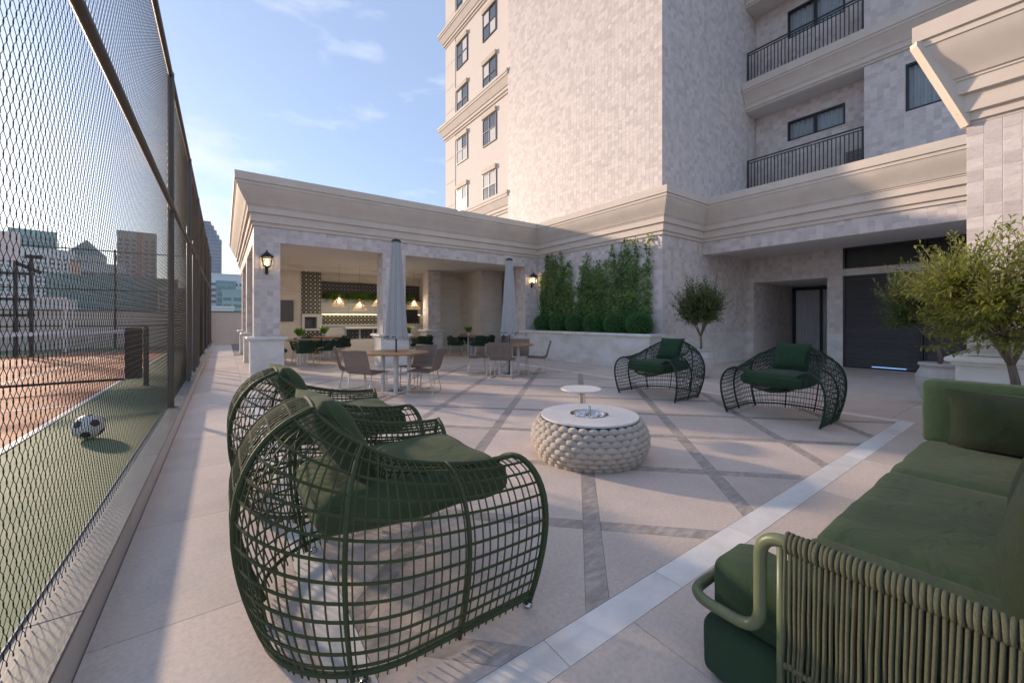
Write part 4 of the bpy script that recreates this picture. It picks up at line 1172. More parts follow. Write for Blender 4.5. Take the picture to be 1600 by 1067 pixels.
for k, y in enumerate((6.98, 7.80, 8.62, 9.46, 10.30, 11.14)):
    b = empty('box_bush', (9.45, y, 1.25), rnd.uniform(-0.2, 0.2), 'dark green clipped ' + ords[k], 'bush', 'clipped box balls in the planter')
    s = rnd.uniform(0.95, 1.05)
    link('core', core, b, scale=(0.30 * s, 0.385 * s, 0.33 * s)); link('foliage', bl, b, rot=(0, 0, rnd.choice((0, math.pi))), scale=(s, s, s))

# ------------------------------------------------------------------ wall lanterns
def lantern(loc, rz, label):
    l = empty('wall_lantern', loc, rz, label, 'lantern', 'black wall lanterns')
    # local: wall at y=0, lamp projects to -y ; origin at back plate
    mb = MB(); mb.bbox(-0.035, 0.035, -0.03, 0.0, -0.12, 0.10, 0.008); mb.build('back_plate', M['black'], l)
    mb = MB(); mb.tube([(0, -0.03, -0.02), (0, -0.09, -0.04), (0, -0.14, 0.0), (0, -0.14, 0.06)], 0.014, 8); mb.build('arm', M['black'], l)
    def ring(z, w): return [(-w, -0.14 - w, z), (w, -0.14 - w, z), (w, -0.14 + w, z), (-w, -0.14 + w, z)]
    mb = MB()
    b0, t0 = ring(0.07, 0.075), ring(0.30, 0.105)
    for a, b in zip(b0, t0): mb.tube([a, b], 0.009, 4)
    for rg_ in (b0, t0):
        for i in range(4): mb.tube([rg_[i], rg_[(i + 1) % 4]], 0.010, 4)
    mb.lathe([(0.03, 0.03), (0.085, 0.065), (0.085, 0.075)], 4, c=(0, -0.14, 0)); mb.build('cage', M['black'], l)
    mb = MB()
    mb.add(ring(0.302, 0.135) + ring(0.32, 0.13) + ring(0.39, 0.055) + ring(0.41, 0.05), [(3, 2, 1, 0), (12, 13, 14, 15)] + [(r * 4 + i, r * 4 + (i + 1) % 4, r * 4 + 4 + (i + 1) % 4, r * 4 + 4 + i) for r in range(3) for i in range(4)])
    mb.lathe([(0.03, 0.41), (0.035, 0.43), (0.012, 0.44), (0.012, 0.45), (0.022, 0.465), (0.004, 0.485)], 10, c=(0, -0.14, 0))
    mb.build('roof', M['black'], l)
    mb = MB(); mb.lathe([(0.006, 0.09), (0.012, 0.12), (0.03, 0.17), (0.032, 0.20), (0.02, 0.235), (0.002, 0.25)], 12, c=(0, -0.14, 0)); mb.build('bulb', M['bulb'], l, smooth=True)
    mb = MB()
    g0, g1 = ring(0.08, 0.072), ring(0.296, 0.100)
    for i in range(4):
        a, b, c, d = g0[i], g0[(i + 1) % 4], g1[(i + 1) % 4], g1[i]; mb.quad(a, b, c, d)
    mb.build('glass', M['clear'], l)
    ld = bpy.data.lights.new('lantern_light', 'POINT'); ld.energy = 3.0; ld.color = (1, 0.72, 0.42); ld.shadow_soft_size = 0.03
    lo = bpy.data.objects.new('lantern_light', ld); col.objects.link(lo); lo.parent = l; lo.location = (0, -0.14, 0.18)
lantern((0.875, 11.845, 2.66), 0, 'black lit wall lantern on the corner pavilion column')
lantern((9.47, 11.845, 2.70), 0, 'black lit wall lantern beside the green wall')

# ------------------------------------------------------------------ cushions
def cushion(mb, w, d, h, r=0.06, puff=0.03, n=14, c=(0, 0, 0), jit=0.004, seed=0):
    """rounded, slightly swollen box centred at c"""
    m = n
    def fac(ax, sg):
        vs = []
        for i in range(m + 1):
            for j in range(m + 1):
                a = -1 + 2 * i / m; b = -1 + 2 * j / m
                # denser near the edge
                a = math.copysign(abs(a) ** 0.8, a); b = math.copysign(abs(b) ** 0.8, b)
                p = [0, 0, 0]; p[ax] = sg; p[(ax + 1) % 3] = a; p[(ax + 2) % 3] = b
                q = Vector((p[0] * w / 2, p[1] * d / 2, p[2] * h / 2))
                lim = Vector((w / 2 - r, d / 2 - r, h / 2 - r))
                inn = Vector([max(-lim[k], min(lim[k], q[k])) for k in range(3)])
                dv = q - inn
                if dv.length > 1e-9: q = inn + dv.normalized() * r
                sw = (1 - min(1, abs(q.x) / (w / 2)) ** 3) * (1 - min(1, abs(q.y) / (d / 2)) ** 3)
                q.z += math.copysign(puff * sw, q.z) * (1 if q.z > 0 else 0.3)
                q += Vector((noise.noise(q * 6 + Vector((seed, 0, 0))), noise.noise(q * 6 + Vector((0, seed, 5))), noise.noise(q * 5 + Vector((3, 0, seed))))) * jit
                vs.append((q.x + c[0], q.y + c[1], q.z + c[2]))
        fs = []
        for i in range(m):
            for j in range(m):
                k = i * (m + 1) + j
                f = (k, k + m + 1, k + m + 2, k + 1)
                fs.append(f if sg > 0 else f[::-1])
        mb.add(vs, fs)
    for ax in range(3):
        for sg in (1, -1): fac(ax, sg)
    return mb

def rounded_loop(x0, x1, y0, y1, z, r, n=6):
    out = []
    for (cx, cy, a0) in ((x1 - r, y1 - r, 0), (x0 + r, y1 - r, 90), (x0 + r, y0 + r, 180), (x1 - r, y0 + r, 270)):
        for k in range(n + 1):
            a = R(a0 + 90 * k / n); out.append((cx + r * math.cos(a), cy + r * math.sin(a), z))
    return out

def pillow(mb, w, h, t, n=18, seed=0):
    """scatter cushion in the local XZ plane, thickness along y"""
    for sg in (1, -1):
        vs = []; fs = []
        for i in range(n + 1):
            for j in range(n + 1):
                a = -1 + 2 * i / n; b = -1 + 2 * j / n
                k = 1 - 0.07 * (1 - abs(a) ** 2) * abs(b) ** 4 - 0.0
                x = a * w / 2 * (1 - 0.06 * (1 - b * b)); z = b * h / 2 * (1 - 0.06 * (1 - a * a))
                th = t / 2 * ((1 - a ** 4) * (1 - b ** 4)) ** 0.55
                y = sg * th + 0.006 * noise.noise(Vector((x * 9, z * 9, seed + sg))) * (1 - a ** 8) * (1 - b ** 8)
                vs.append((x, y, z))
        for i in range(n):
            for j in range(n):
                k = i * (n + 1) + j; f = (k, k + 1, k + n + 2, k + n + 1)
                fs.append(f if sg > 0 else f[::-1])
        mb.add(vs, fs)
    return mb

# ------------------------------------------------------------------ woven lounge chairs
def chair_surface(u, t):
    """u in [-1,1] round the back from one front edge to the other, t 0..1 outer shell floor to rim, 1..2 rim down to the seat"""
    s = abs(u); sg = 1 if u >= 0 else -1
    # base plan: straight sides then a rounded back (front at x=+0.60, back at x=-0.56)
    hwid, xf, xb, rc = 0.575, 0.60, -0.48, 0.46
    Ls = (xf - (xb + rc)); La = rc * math.pi / 2; Lb = hwid - rc
    Ltot = Ls + La + Lb
    q = (1 - s) * Ltot
    if q < Ls:
        x = xf - q; y = hwid; nx, ny = 0.0, 1.0
    elif q < Ls + La:
        a = (q - Ls) / rc; x = xb + rc - rc * math.sin(a); y = hwid - rc + rc * math.cos(a); nx, ny = -math.sin(a), math.cos(a)
    else:
        x = xb; y = hwid - rc - (q - Ls - La); nx, ny = -1.0, 0.0
    back = 1 - s                              # 1 at the back centre
    bk = min(1, max(0, (q) / Ltot)); e = bk * bk * (3 - 2 * bk)
    H = 0.70 + 0.32 * e ** 1.3
    bulge = 0.085 + 0.085 * e
    inset = 0.115 + 0.045 * e
    seat_z = 0.44; seat_in = 0.25 + 0.10 * e
    if t <= 1:
        a = t * math.pi / 2
        z = 0.02 + (H - 0.02) * math.sin(a) ** 0.9
        off = bulge * math.sin(math.pi * min(1, t * 1.12)) ** 0.8 * (1 - t) ** 0.25 - inset * (1 - math.cos(a)) ** 1.5
    else:
        a = (t - 1) * math.pi / 2
        z = H - (H - seat_z) * (1 - math.cos(a)) ** 0.95
        off = -inset - (seat_in - inset + 0.09) * math.sin(a)
    x += (0.055 * math.sin(math.pi * min(1, t)) if t < 1 else -0.03 * math.sin(math.pi * (t - 1) / 2)) * max(0, (s - 0.6) / 0.4) ** 1.5
    px, py = x + nx * off, y + ny * off
    # front edges swing forward at the foot and lean back toward the arm
    return Vector((px - 0.02 * (1 if s > 0.98 else 0), sg * py, z))

def make_lounge(label, mats):
    rope, cush = mats
    c = empty('lounge_chair', (0, 0, 0), 0, label, 'lounge chair', 'woven green lounge chairs round the fire pit')
    sh = MB()
    NS = 78
    for k in range(NS + 1):
        u = -0.99 + 1.98 * (k + rnd.uniform(-0.12, 0.12)) / NS
        pth = [chair_surface(u, 2.0 * i / 26) for i in range(27)]
        pth[0] = pth[0] + Vector((0, 0, -0.003)); sh.tube(pth, 0.0036, 4)
    ref = [chair_surface(0.7, k / 200) for k in range(201)]
    acc = [0.0]
    for k in range(200): acc.append(acc[-1] + (ref[k + 1] - ref[k]).length)
    TB = [next(k for k in range(201) if acc[k] >= acc[-1] * q / 13.0 - 1e-9) / 200 for q in range(14)]
    for i in range(1, 14):
        t = TB[i]
        pth = [chair_surface(-1 + 2 * k / 72, t) for k in range(73)]
        sh.tube(pth, 0, 4, flat=(0.0072, 0.0042), up=(0, 0, 1))
    for i in range(1, 13):
        t = 1 + i / 12.5
        pth = [chair_surface(-1 + 2 * k / 72, t) for k in range(73)]
        sh.tube(pth, 0, 4, flat=(0.007, 0.004), up=(0, 0, 1))
    sh.build('woven_shell', rope, c)
    fr = MB()
    fr.tube([chair_surface(-1 + 2 * k / 80, 0.022) for k in range(81)], 0.012, 8)
    for u in (-1, 1): fr.tube([chair_surface(u, 2.0 * i / 30) for i in range(31)], 0.014, 8)
    for u in (-0.72, -0.42, -0.13, 0.13, 0.42, 0.72): fr.tube([chair_surface(u, 1.02 * i / 20) for i in range(21)], 0, 6, flat=(0.014, 0.010))
    fr.tube([chair_surface(-1 + 2 * k / 80, 1.02) for k in range(81)], 0.010, 6)
    # seat basket
    e0 = [chair_surface(-1 + 2 * k / 48, 2.0) for k in range(49)]
    for k in range(0, 25):
        a, b = e0[k], e0[48 - k]
        fr.tube([a, a.lerp(b, 0.25) + Vector((0, 0, -0.03)), a.lerp(b, 0.5) + Vector((0, 0, -0.045)), a.lerp(b, 0.75) + Vector((0, 0, -0.03)), b], 0.006 if k else 0.013, 6)
    o = fr.build('frame', rope, c, smooth=True)
    for (u) in (-0.98, -0.45, 0.0, 0.45, 0.98):
        p = chair_surface(u, 0.0)
        ft = MB(); ft.lathe([(0.022, 0.0), (0.024, 0.012), (0.016, 0.016), (0.008, 0.026)], 12, c=(p.x, p.y, 0)); ft.build('foot', M['steel'], c, smooth=True)
    cu = MB(); cushion(cu, 0.94, 0.80, 0.165, 0.075, 0.03, c=(0.14, 0, 0.552), seed=4, jit=0.012)
    # narrow the back of the cushion to the bowl
    cu.v = [(x, y * (1 - 0.22 * max(0, (0.1 - x) / 0.5)), z) for x, y, z in cu.v]
    cuo = cu.build('seat_cushion', cush, c, smooth=True)
    pp = MB(); pp.tube([(x, y * (1 - 0.22 * max(0, (0.1 - x) / 0.5)), z) for x, y, z in rounded_loop(-0.322, 0.602, -0.392, 0.392, 0.602, 0.08)], 0.005, 6, closed=True); pp.build('piping', cush, cuo, smooth=True)
    pw = MB(); pillow(pw, 0.46, 0.46, 0.17, seed=2)
    o = pw.build('pillow', cush, c, smooth=True, loc=(-0.195, 0.0, 0.845))
    o.rotation_euler = (R(-30), 0, R(90 + 6))
    return c
lA = make_lounge('woven dark green lounge chair nearest the camera, back to fence', (M['rope'], M['cush']))
lA.location = (0.635, 2.11, 0)
lB = copy_tree(lA); lB.location = (0.635, 3.58, 0); lB['label'] = 'woven green lounge chair behind the nearest one by the walkway'
lC = copy_tree(lA); lC.location = (6.66, 4.36, 0); lC.rotation_euler[2] = math.pi; lC['label'] = 'woven green lounge chair in front of the planter corner'
lD = copy_tree(lA); lD.location = (6.68, 2.37, 0); lD.rotation_euler[2] = math.pi; lD['label'] = 'woven green lounge chair standing nearest the sofa end'

def override(o, table):
    for ch in o.children:
        for sl in ch.material_slots:
            if sl.material in table:
                m_ = table[sl.material]; sl.link = 'OBJECT'; sl.material = m_
for _c in (lC, lD): override(_c, {M['rope']: M['ropedk'], M['cush']: M['cushd']})  # far pair stands in shade; that shade is put into these darker colours

# ------------------------------------------------------------------ sofa
sofa = empty('outdoor_sofa', (3.2, 0.1, 0)); tag(sofa, 'long olive green upholstered sofa with corded arm and tube frame', 'sofa')
mb = MB(); cushion(mb, 2.95, 0.94, 0.22, 0.05, 0.0, c=(3.25, 0.14, 0.13), n=16); W(mb, 'base', M['sofa'], sofa, smooth=True)
for (a, b, q) in ((1.82, 2.14, 1), (2.14, 3.41, 2), (3.41, 4.53, 3)):
    mb = MB(); cushion(mb, b - a + 0.01, 1.01, 0.22, 0.06, 0.018, c=((a + b) / 2, 0.155, 0.345), n=18, seed=q, jit=0.008); sc_ = W(mb, 'seat_cushion', M['sofa'], sofa, smooth=True)
    mb = MB(); mb.tube(rounded_loop(a + 0.004, b - 0.004, 0.155 - 0.497, 0.155 + 0.497, 0.412, 0.06), 0.0045, 6, closed=True); mb.build('piping', M['sofa'], sc_, smooth=True)
# near upholstered end block in two layers
mb = MB(); cushion(mb, 0.26, 1.24, 0.23, 0.055, 0.012, c=(1.685, 0.20, 0.35), n=16, seed=5, jit=0.006); W(mb, 'end_cushion', M['sofa'], sofa, smooth=True)
mb = MB(); cushion(mb, 0.30, 1.29, 0.235, 0.05, 0.0, c=(1.672, 0.20, 0.122), n=14, seed=6, jit=0.005); W(mb, 'end_base', M['sofa'], sofa, smooth=True)
# far arm cushion and its loose pillow
mb = MB(); cushion(mb, 0.22, 1.05, 0.50, 0.05, 0.0, c=(4.64, 0.14, 0.67), n=16, seed=7, jit=0.006); W(mb, 'arm_cushion', M['sofa'], sofa, smooth=True)
mb = MB(); cushion(mb, 2.95, 0.20, 0.62, 0.06, 0.0, c=(3.27, -0.42, 0.62), n=18, seed=8); W(mb, 'back_rest', M['sofa'], sofa, smooth=True)
def loose(w, h, t, loc, rot, seed):
    mb = MB(); pillow(mb, w, h, t, seed=seed); o = mb.build('loose_pillow', M['sofad'], sofa, smooth=True, loc=tuple(Vector(loc) - sofa.location)); o.rotation_euler = rot
loose(0.88, 0.44, 0.30, (4.36, 0.07, 0.675), (R(-10), 0, R(90)), 3)
loose(0.86, 0.62, 0.38, (2.22, -0.075, 0.69), (R(15), 0, R(2)), 6)
loose(0.86, 0.62, 0.38, (3.02, -0.075, 0.69), (R(15), 0, R(-3)), 7)
loose(0.80, 0.62, 0.34, (3.84, -0.075, 0.69), (R(15), 0, R(1)), 8)
# tube arm
TXp = 1.50
def rounded(pts, r, n=6):
    """polyline with rounded corners"""
    pts = [Vector(p) for p in pts]; out = [pts[0]]
    for i in range(1, len(pts) - 1):
        a, b, c = pts[i - 1], pts[i], pts[i + 1]
        d1 = (a - b); d2 = (c - b); rr = min(r, d1.length * 0.49, d2.length * 0.49)
        p0 = b + d1.normalized() * rr; p2 = b + d2.normalized() * rr
        for k in range(n + 1):
            t = k / n; out.append(p0 * (1 - t) ** 2 + b * 2 * t * (1 - t) + p2 * t * t)
    out.append(pts[-1]); return out
ZA = 0.668
pth = rounded([(TXp, -0.46, ZA), (TXp, 0.612, ZA), (TXp, 0.612, 0.318), (TXp, 0.868, 0.318), (TXp + 0.40, 0.868, 0.318), (1.88, 0.868, 0.318), (1.88, 0.63, 0.318)], 0.085, 8)
mb = MB(); mb.tube(pth, 0.0205, 12); W(mb, 'tube_frame', M['tube'], sofa, smooth=True)
mb = MB(); mb.tube([(TXp, 0.548, ZA - 0.005), (TXp, 0.548, 0.03)], 0.0135, 10); W(mb, 'post', M['tube'], sofa, smooth=True)
mb = MB(); mb.tube([(TXp, -0.46, ZA), (TXp, -0.46, 0.03)], 0.0205, 10); W(mb, 'post', M['tube'], sofa, smooth=True)
mb = MB(); mb.tube([(TXp, 0.545, 0.10), (TXp, -0.46, 0.10)], 0.0125, 8); W(mb, 'lower_tube', M['tube'], sofa, smooth=True)
# cords: each strand wraps the top tube and comes down in two legs that cross to the neighbour
cm_ = MB(); pitch = 0.0136; rc = 0.0066
wr = []
for k in range(17):
    a = -math.pi * 0.95 + 1.9 * math.pi * k / 16
    wr.append((0.0278 * math.sin(a), 0.003 * math.sin(a * 0.5), 0.0278 * math.cos(a)))
cm_.tube(wr, rc, 7)
cord_top = cm_.mesh('cord', M['cord'], smooth=True)
n_c = int((0.525 + 0.40) / pitch)
def leg(side, sh1, sh2):
    m_ = MB(); x = side * 0.010
    m_.tube([(x * 1.8, 0, -0.012), (x * 1.6, sh1 * 0.35, -0.10), (x, sh1, -0.21), (x * 0.6, sh1 * 1.0 + sh2 * 0.25, -0.30), (x, sh1 * 1.0 + sh2, -0.40), (x, sh1 + sh2, -0.545)], 0.0054, 6)
    return m_.mesh('cord_leg', M['cord'], smooth=True)
legs = [leg(-1, 0.006, 0.004), leg(1, -0.006, -0.004)]
for k in range(n_c):
    y = 0.532 - pitch * (k + 0.2) - sofa.location.y
    link('cord', cord_top, sofa, (TXp - sofa.location.x, y, ZA), (rnd.uniform(-0.04, 0.04), 0, rnd.uniform(-0.08, 0.08)), (rnd.uniform(0.98, 1.05),) * 3)
    for s_ in legs: link('cord', s_, sofa, (TXp - sofa.location.x, y + rnd.uniform(-0.0012, 0.0012), ZA), (rnd.uniform(-0.010, 0.010), rnd.uniform(-0.012, 0.012), 0))
mb = MB()
for k in range(n_c):      # binding knots low on the panel
    y = 0.532 - pitch * (k + 0.2)
    mb.lathe([(0.004, -0.01), (0.009, -0.006), (0.010, 0.0), (0.009, 0.006), (0.004, 0.01)], 6, c=(TXp - 0.012, y, 0.268 + 0.004 * (k % 2)))
W(mb, 'cord_binding', M['cord'], sofa, smooth=True)

# ------------------------------------------------------------------ fire pit
pit = empty('fire_pit_table', (3.08, 2.89, 0)); tag(pit, 'round fire pit table wrapped in beige rope puffs', 'fire pit')
def body_r(z):
    t = z / 0.40
    return 0.40 + 0.165 * math.sin(math.pi * (0.12 + 0.72 * t)) ** 0.9 + 0.03 * (1 - t)
mb = MB(); mb.lathe([(body_r(z) - 0.03, z) for z in [0.01 + 0.04 * k for k in range(10)]], 48); mb.build('core', M['puff'], pit, smooth=True)
pm = MB(); vs = []; fs = []
ns, nr = 24, 10
for i in range(nr + 1):
    v = -math.pi / 2 + math.pi * i / nr
    for j in range(ns):
        a = 2 * math.pi * j / ns
        x = math.cos(v) * math.cos(a); y = math.cos(v) * math.sin(a); z = math.sin(v)
        gro = 1 - 0.11 * (0.5 + 0.5 * math.cos(8 * a))
        vs.append((x * 0.044 * gro, z * 0.058, y * 0.038 * gro - 0.012 * (z * z)))
for i in range(nr):
    for j in range(ns):
        j2 = (j + 1) % ns; fs.append((i * ns + j, i * ns + j2, (i + 1) * ns + j2, (i + 1) * ns + j))
pm.add(vs, fs); puffm = pm.mesh('rope_puff', M['puff'], smooth=True)
rows = 8; per = 34
for r_ in range(rows):
    z = 0.028 + r_ * 0.0475
    for k in range(per):
        a = 2 * math.pi * (k + 0.5 * (r_ % 2)) / per
        rr = body_r(z) - 0.012
        dr = (body_r(z + 0.01) - body_r(z - 0.01)) / 0.02
        o = link('rope_puff', puffm, pit, (rr * math.cos(a), rr * math.sin(a), z))
        o.rotation_euler = (0, math.atan(dr) * 0.6, a)
        o.scale = (1.0, rr / 0.52, 0.98)
mb = MB()
for k in range(4):
    a0, a1 = math.pi / 2 * k + 0.003 + 0.35, math.pi / 2 * (k + 1) - 0.003 + 0.35
    n = 14; pts = [(0.498 * math.cos(a0 + (a1 - a0) * q / n), 0.498 * math.sin(a0 + (a1 - a0) * q / n)) for q in range(n + 1)] + [(0.196 * math.cos(a1 + (a0 - a1) * q / n), 0.196 * math.sin(a1 + (a0 - a1) * q / n)) for q in range(n + 1)]
    s = MB(); s.prism(pts, 0.402, 0.420); s.build('top_panel', M['white'], pit)
mb = MB(); mb.lathe([(0.194, 0.424), (0.182, 0.424), (0.176, 0.40), (0.15, 0.375), (0.0, 0.37)], 36, caps=False); mb.lathe([(0.194, 0.402), (0.194, 0.424)], 36, caps=False); mb.build('steel_bowl', M['steel'], pit, smooth=True)
mb = MB(); mb.lathe([(0.018, 0.37), (0.018, 0.49), (0.015, 0.495), (0.0, 0.495)], 14, caps=False); autosmooth(mb.build('burner_tube', M['steel'], pit), 40)
gb = MB(); gb.lathe([(max(0.001, 0.022 * math.sin(math.pi * k / 6)), 0.016 * -math.cos(math.pi * k / 6)) for k in range(7)], 8); gm = gb.mesh('glass_pebble', M['glassbead'], smooth=True)
for k in range(70):
    a = rnd.uniform(0, 6.283); r_ = 0.03 + 0.135 * math.sqrt(rnd.random())
    link('glass_pebble', gm, pit, (r_ * math.cos(a), r_ * math.sin(a), 0.388 + rnd.uniform(0, 0.012)), (rnd.random() * 3, rnd.random() * 3, 0), (rnd.uniform(0.6, 1.1),) * 3)

st = empty('side_table', (3.76, 3.67, 0)); tag(st, 'small white round pedestal side table behind the fire pit', 'table')
mb = MB(); mb.lathe([(0.0, 0.485), (0.255, 0.488), (0.262, 0.494), (0.262, 0.50), (0.258, 0.505), (0.0, 0.505)], 48, caps=False); autosmooth(mb.build('table_top', M['white'], st), 40)
mb = MB(); mb.lathe([(0.024, 0.01), (0.024, 0.487)], 16); autosmooth(mb.build('stem', M['beige'], st), 40)
mb = MB(); mb.lathe([(0.17, 0.0), (0.17, 0.01), (0.16, 0.014), (0.0, 0.014)], 32, caps=False); mb.build('base', M['beige'], st)

# ------------------------------------------------------------------ outdoor dining sets
RT = Vector((0.8103, -0.5860, 0)); FW = Vector((0.5860, 0.8103, 0))
def sling_profile():
    pts = [(-0.335, 0.855), (-0.315, 0.80), (-0.275, 0.66), (-0.24, 0.53), (-0.215, 0.465), (-0.18, 0.437), (-0.10, 0.435), (0.05, 0.445), (0.18, 0.452), (0.25, 0.450)]
    out = []
    for i in range(len(pts) - 1):
        n = max(1, int(math.dist(pts[i], pts[i + 1]) / 0.0135))
        for k in range(n): out.append((pts[i][0] + (pts[i + 1][0] - pts[i][0]) * k / n, pts[i][1] + (pts[i + 1][1] - pts[i][1]) * k / n))
    out.append(pts[-1]); return out
def make_sling():
    c = empty('sling_chair', (0, 0, 0))
    pr = sling_profile(); hw_ = 0.272
    mb = MB()
    for k, (x, z) in enumerate(pr):         # weft cords, waved over the warps
        path = []
        for j in range(13):
            y = -hw_ + 2 * hw_ * j / 12
            path.append((x, y, z))
        mb.tube([(x, -hw_, z), (x, hw_, z)], 0.0062, 5)
    for j in range(22):
        y = -hw_ + 0.012 + (2 * hw_ - 0.024) * j / 21
        path = []
        for k, (x, z) in enumerate(pr):
            i0, i1 = max(0, k - 1), min(len(pr) - 1, k + 1)
            tx, tz = pr[i1][0] - pr[i0][0], pr[i1][1] - pr[i0][1]; l = math.hypot(tx, tz)
            s = 0.0042 * (1 if (k + j) % 2 else -1)
            path.append((x - tz / l * s, y, z + tx / l * s))
        mb.tube(path, 0, 4, flat=(0.0035, 0.006))
    mb.build('woven_seat', M['sling'], c)
    fr = MB()
    for s in (-1, 1):
        y = s * hw_
        fr.tube([(x, y, z) for x, z in pr[::4]] + [(pr[-1][0], y, pr[-1][1])], 0.009, 6)
    fr.tube([(pr[0][0], -hw_, pr[0][1]), (pr[0][0], hw_, pr[0][1])], 0.009, 6)
    fr.build('seat_frame', M['sling'], c, smooth=True)
    for s in (-1, 1):
        y = s * (hw_ - 0.02)
        lg = MB(); lg.tube(rounded([(0.20, y, 0.44), (0.235, y, 0.011), (-0.26, y, 0.011), (-0.17, y, 0.43)], 0.09, 6), 0.0105, 7)
        lg.build('sled_leg', M['beige'], c, smooth=True)
    mb = MB(); mb.tube([(0.21, -hw_ + 0.02, 0.30), (0.21, hw_ - 0.02, 0.30)], 0.007, 6); mb.build('stretcher', M['beige'], c, smooth=True)
    return c
def make_table(name, loc, label, group, r=0.62, z=0.775, leg_r=0.24, rz=0.0):
    t = empty(name, loc, rz, label, 'table', group)
    mb = MB(); mb.lathe([(0.03, z - 0.032), (r - 0.012, z - 0.032), (r, z - 0.024), (r, z - 0.006), (r - 0.006, z), (0.03, z), (0.03, z - 0.032)], 56, caps=False); autosmooth(mb.build('table_top', M['wood'], t), 40)
    for k in range(4):
        a = math.pi / 4 + k * math.pi / 2; x, y = leg_r * math.cos(a), leg_r * math.sin(a)
        mb = MB(); mb.bbox(x - 0.028, x + 0.028, y - 0.028, y + 0.028, 0.03, z - 0.033, 0.004); mb.build('leg', M['white'], t)
    mb = MB(); q = leg_r * math.cos(math.pi / 4)
    for s in (-1, 1): mb.box(-q - 0.03, q + 0.03, s * q - 0.03, s * q + 0.03, 0.0, 0.029); mb.box(s * q - 0.029, s * q + 0.029, -q + 0.031, q - 0.031, 0.0, 0.028)
    mb.build('base_frame', M['white'], t)
    return t
def make_umbrella(loc, label, seed):
    u = empty('closed_umbrella', loc, seed * 0.4, label, 'umbrella', 'closed grey umbrellas')
    mb = MB(); mb.lathe([(0.0165, 0.03), (0.0165, 1.3)], 12); autosmooth(mb.build('pole', M['dark'], u), 40)
    mb = MB(); mb.lathe([(0.14, 0.0), (0.14, 0.018), (0.05, 0.022), (0.025, 0.05)], 20, caps=False); mb.build('base', M['dark'], u)
    n = 96; rows = 30; vs = []; fs = []
    for i in range(rows + 1):
        t = i / rows; z = 2.90 - 1.86 * t
        r0 = 0.075 + 0.120 * t ** 0.85
        for k in range(n):
            a = 2 * math.pi * k / n
            fold = 0.018 + 0.062 * t
            w = math.sin(a * 9 + 0.5 * math.sin(a * 2 + seed)) * 0.5 + 0.3 * math.sin(a * 17 + seed + t * 0.9)
            r = r0 + fold * w * 0.62
            zz_ = z
            if t > 0.93: zz_ = z - 0.05 * (t - 0.93) / 0.07 * math.sin(a * 9 + 1.2 + seed) ; r *= 1 + 0.06 * (t - 0.93) / 0.07
            vs.append((r * math.cos(a), r * math.sin(a), zz_))
    for i in range(rows):
        for k in range(n):
            k2 = (k + 1) % n; fs.append((i * n + k, (i + 1) * n + k, (i + 1) * n + k2, i * n + k2))
    fs.append(tuple(range(n)))
    m_ = MB(); m_.add(vs, fs); m_.build('canopy', M['canvas'], u, smooth=True)
    # loose valance tips
    vl = MB()
    for k in range(9):
        a = 2 * math.pi * (k + 0.3) / 9; r = 0.20
        p = Vector((r * math.cos(a), r * math.sin(a), 1.06)); t_ = Vector((-math.sin(a), math.cos(a), 0))
        o_ = Vector((math.cos(a), math.sin(a), 0))
        vl.add([tuple(p - t_ * 0.05), tuple(p + t_ * 0.05), tuple(p + t_ * 0.03 + o_ * 0.035 - Vector((0, 0, 0.06))), tuple(p - t_ * 0.02 + o_ * 0.05 - Vector((0, 0, 0.075)))], [(0, 1, 2, 3)])
    vl.build('valance', M['canvas'], u)
    mb = MB(); mb.lathe([(0.09, 2.895), (0.092, 2.92), (0.07, 2.94), (0.02, 2.96), (0.0, 2.97)], 20, caps=False); mb.build('cap', M['dark'], u, smooth=True)
    return u
T1, T2 = Vector((2.70, 7.56, 0)), Vector((5.88, 8.25, 0))
make_table('patio_table', T1, 'round wooden patio table with white legs nearest the lounge chairs', 'round patio tables', rz=0.4)
make_table('patio_table', T2, 'round wooden patio table with white legs nearest the green wall', 'round patio tables', rz=0.4)
make_umbrella(T1, 'closed grey umbrella through the table nearest the lounge chairs', 1)
make_umbrella(T2, 'closed grey umbrella through the table nearest the green wall', 2)
sc0 = make_sling(); used = False
def put_sling(base, dx, dy, fx, fy, label):
    """dx, dy and the facing fx, fy are measured to the right of and away from the terrace's near corner"""
    global used
    o = sc0 if not used else copy_tree(sc0); used = True
    d = RT * fx + FW * fy
    o.location = base + RT * dx + FW * dy; o.rotation_euler[2] = math.atan2(d.y, d.x)
    tag(o, label, 'chair', 'brown woven patio chairs')
put_sling(T1, -0.36, -0.52, 0.40, 0.92, 'brown woven chair with its back to camera at the nearer umbrella table')
put_sling(T1, -0.88, 0.10, 0.93, 0.35, 'brown woven chair partly hidden, leftmost at the nearer umbrella table')
put_sling(T1, 0.30, 0.46, -0.40, -0.92, 'brown woven chair on far side of the nearer umbrella table')
put_sling(T1, 0.60, -0.26, -0.99, 0.12, 'brown woven chair in profile right of the nearer umbrella table')
put_sling(T2, -0.15, -0.52, 0.20, 0.98, 'brown woven chair with its back to camera at the farther umbrella table')
put_sling(T2, -0.82, 0.05, 0.99, 0.15, 'brown woven chair left of the farther umbrella table')
put_sling(T2, 0.22, 0.56, -0.15, -0.99, 'brown woven chair on far side of the farther umbrella table')
put_sling(T2, 0.72, -0.04, -0.99, 0.05, 'brown woven chair in profile right of the farther umbrella table')

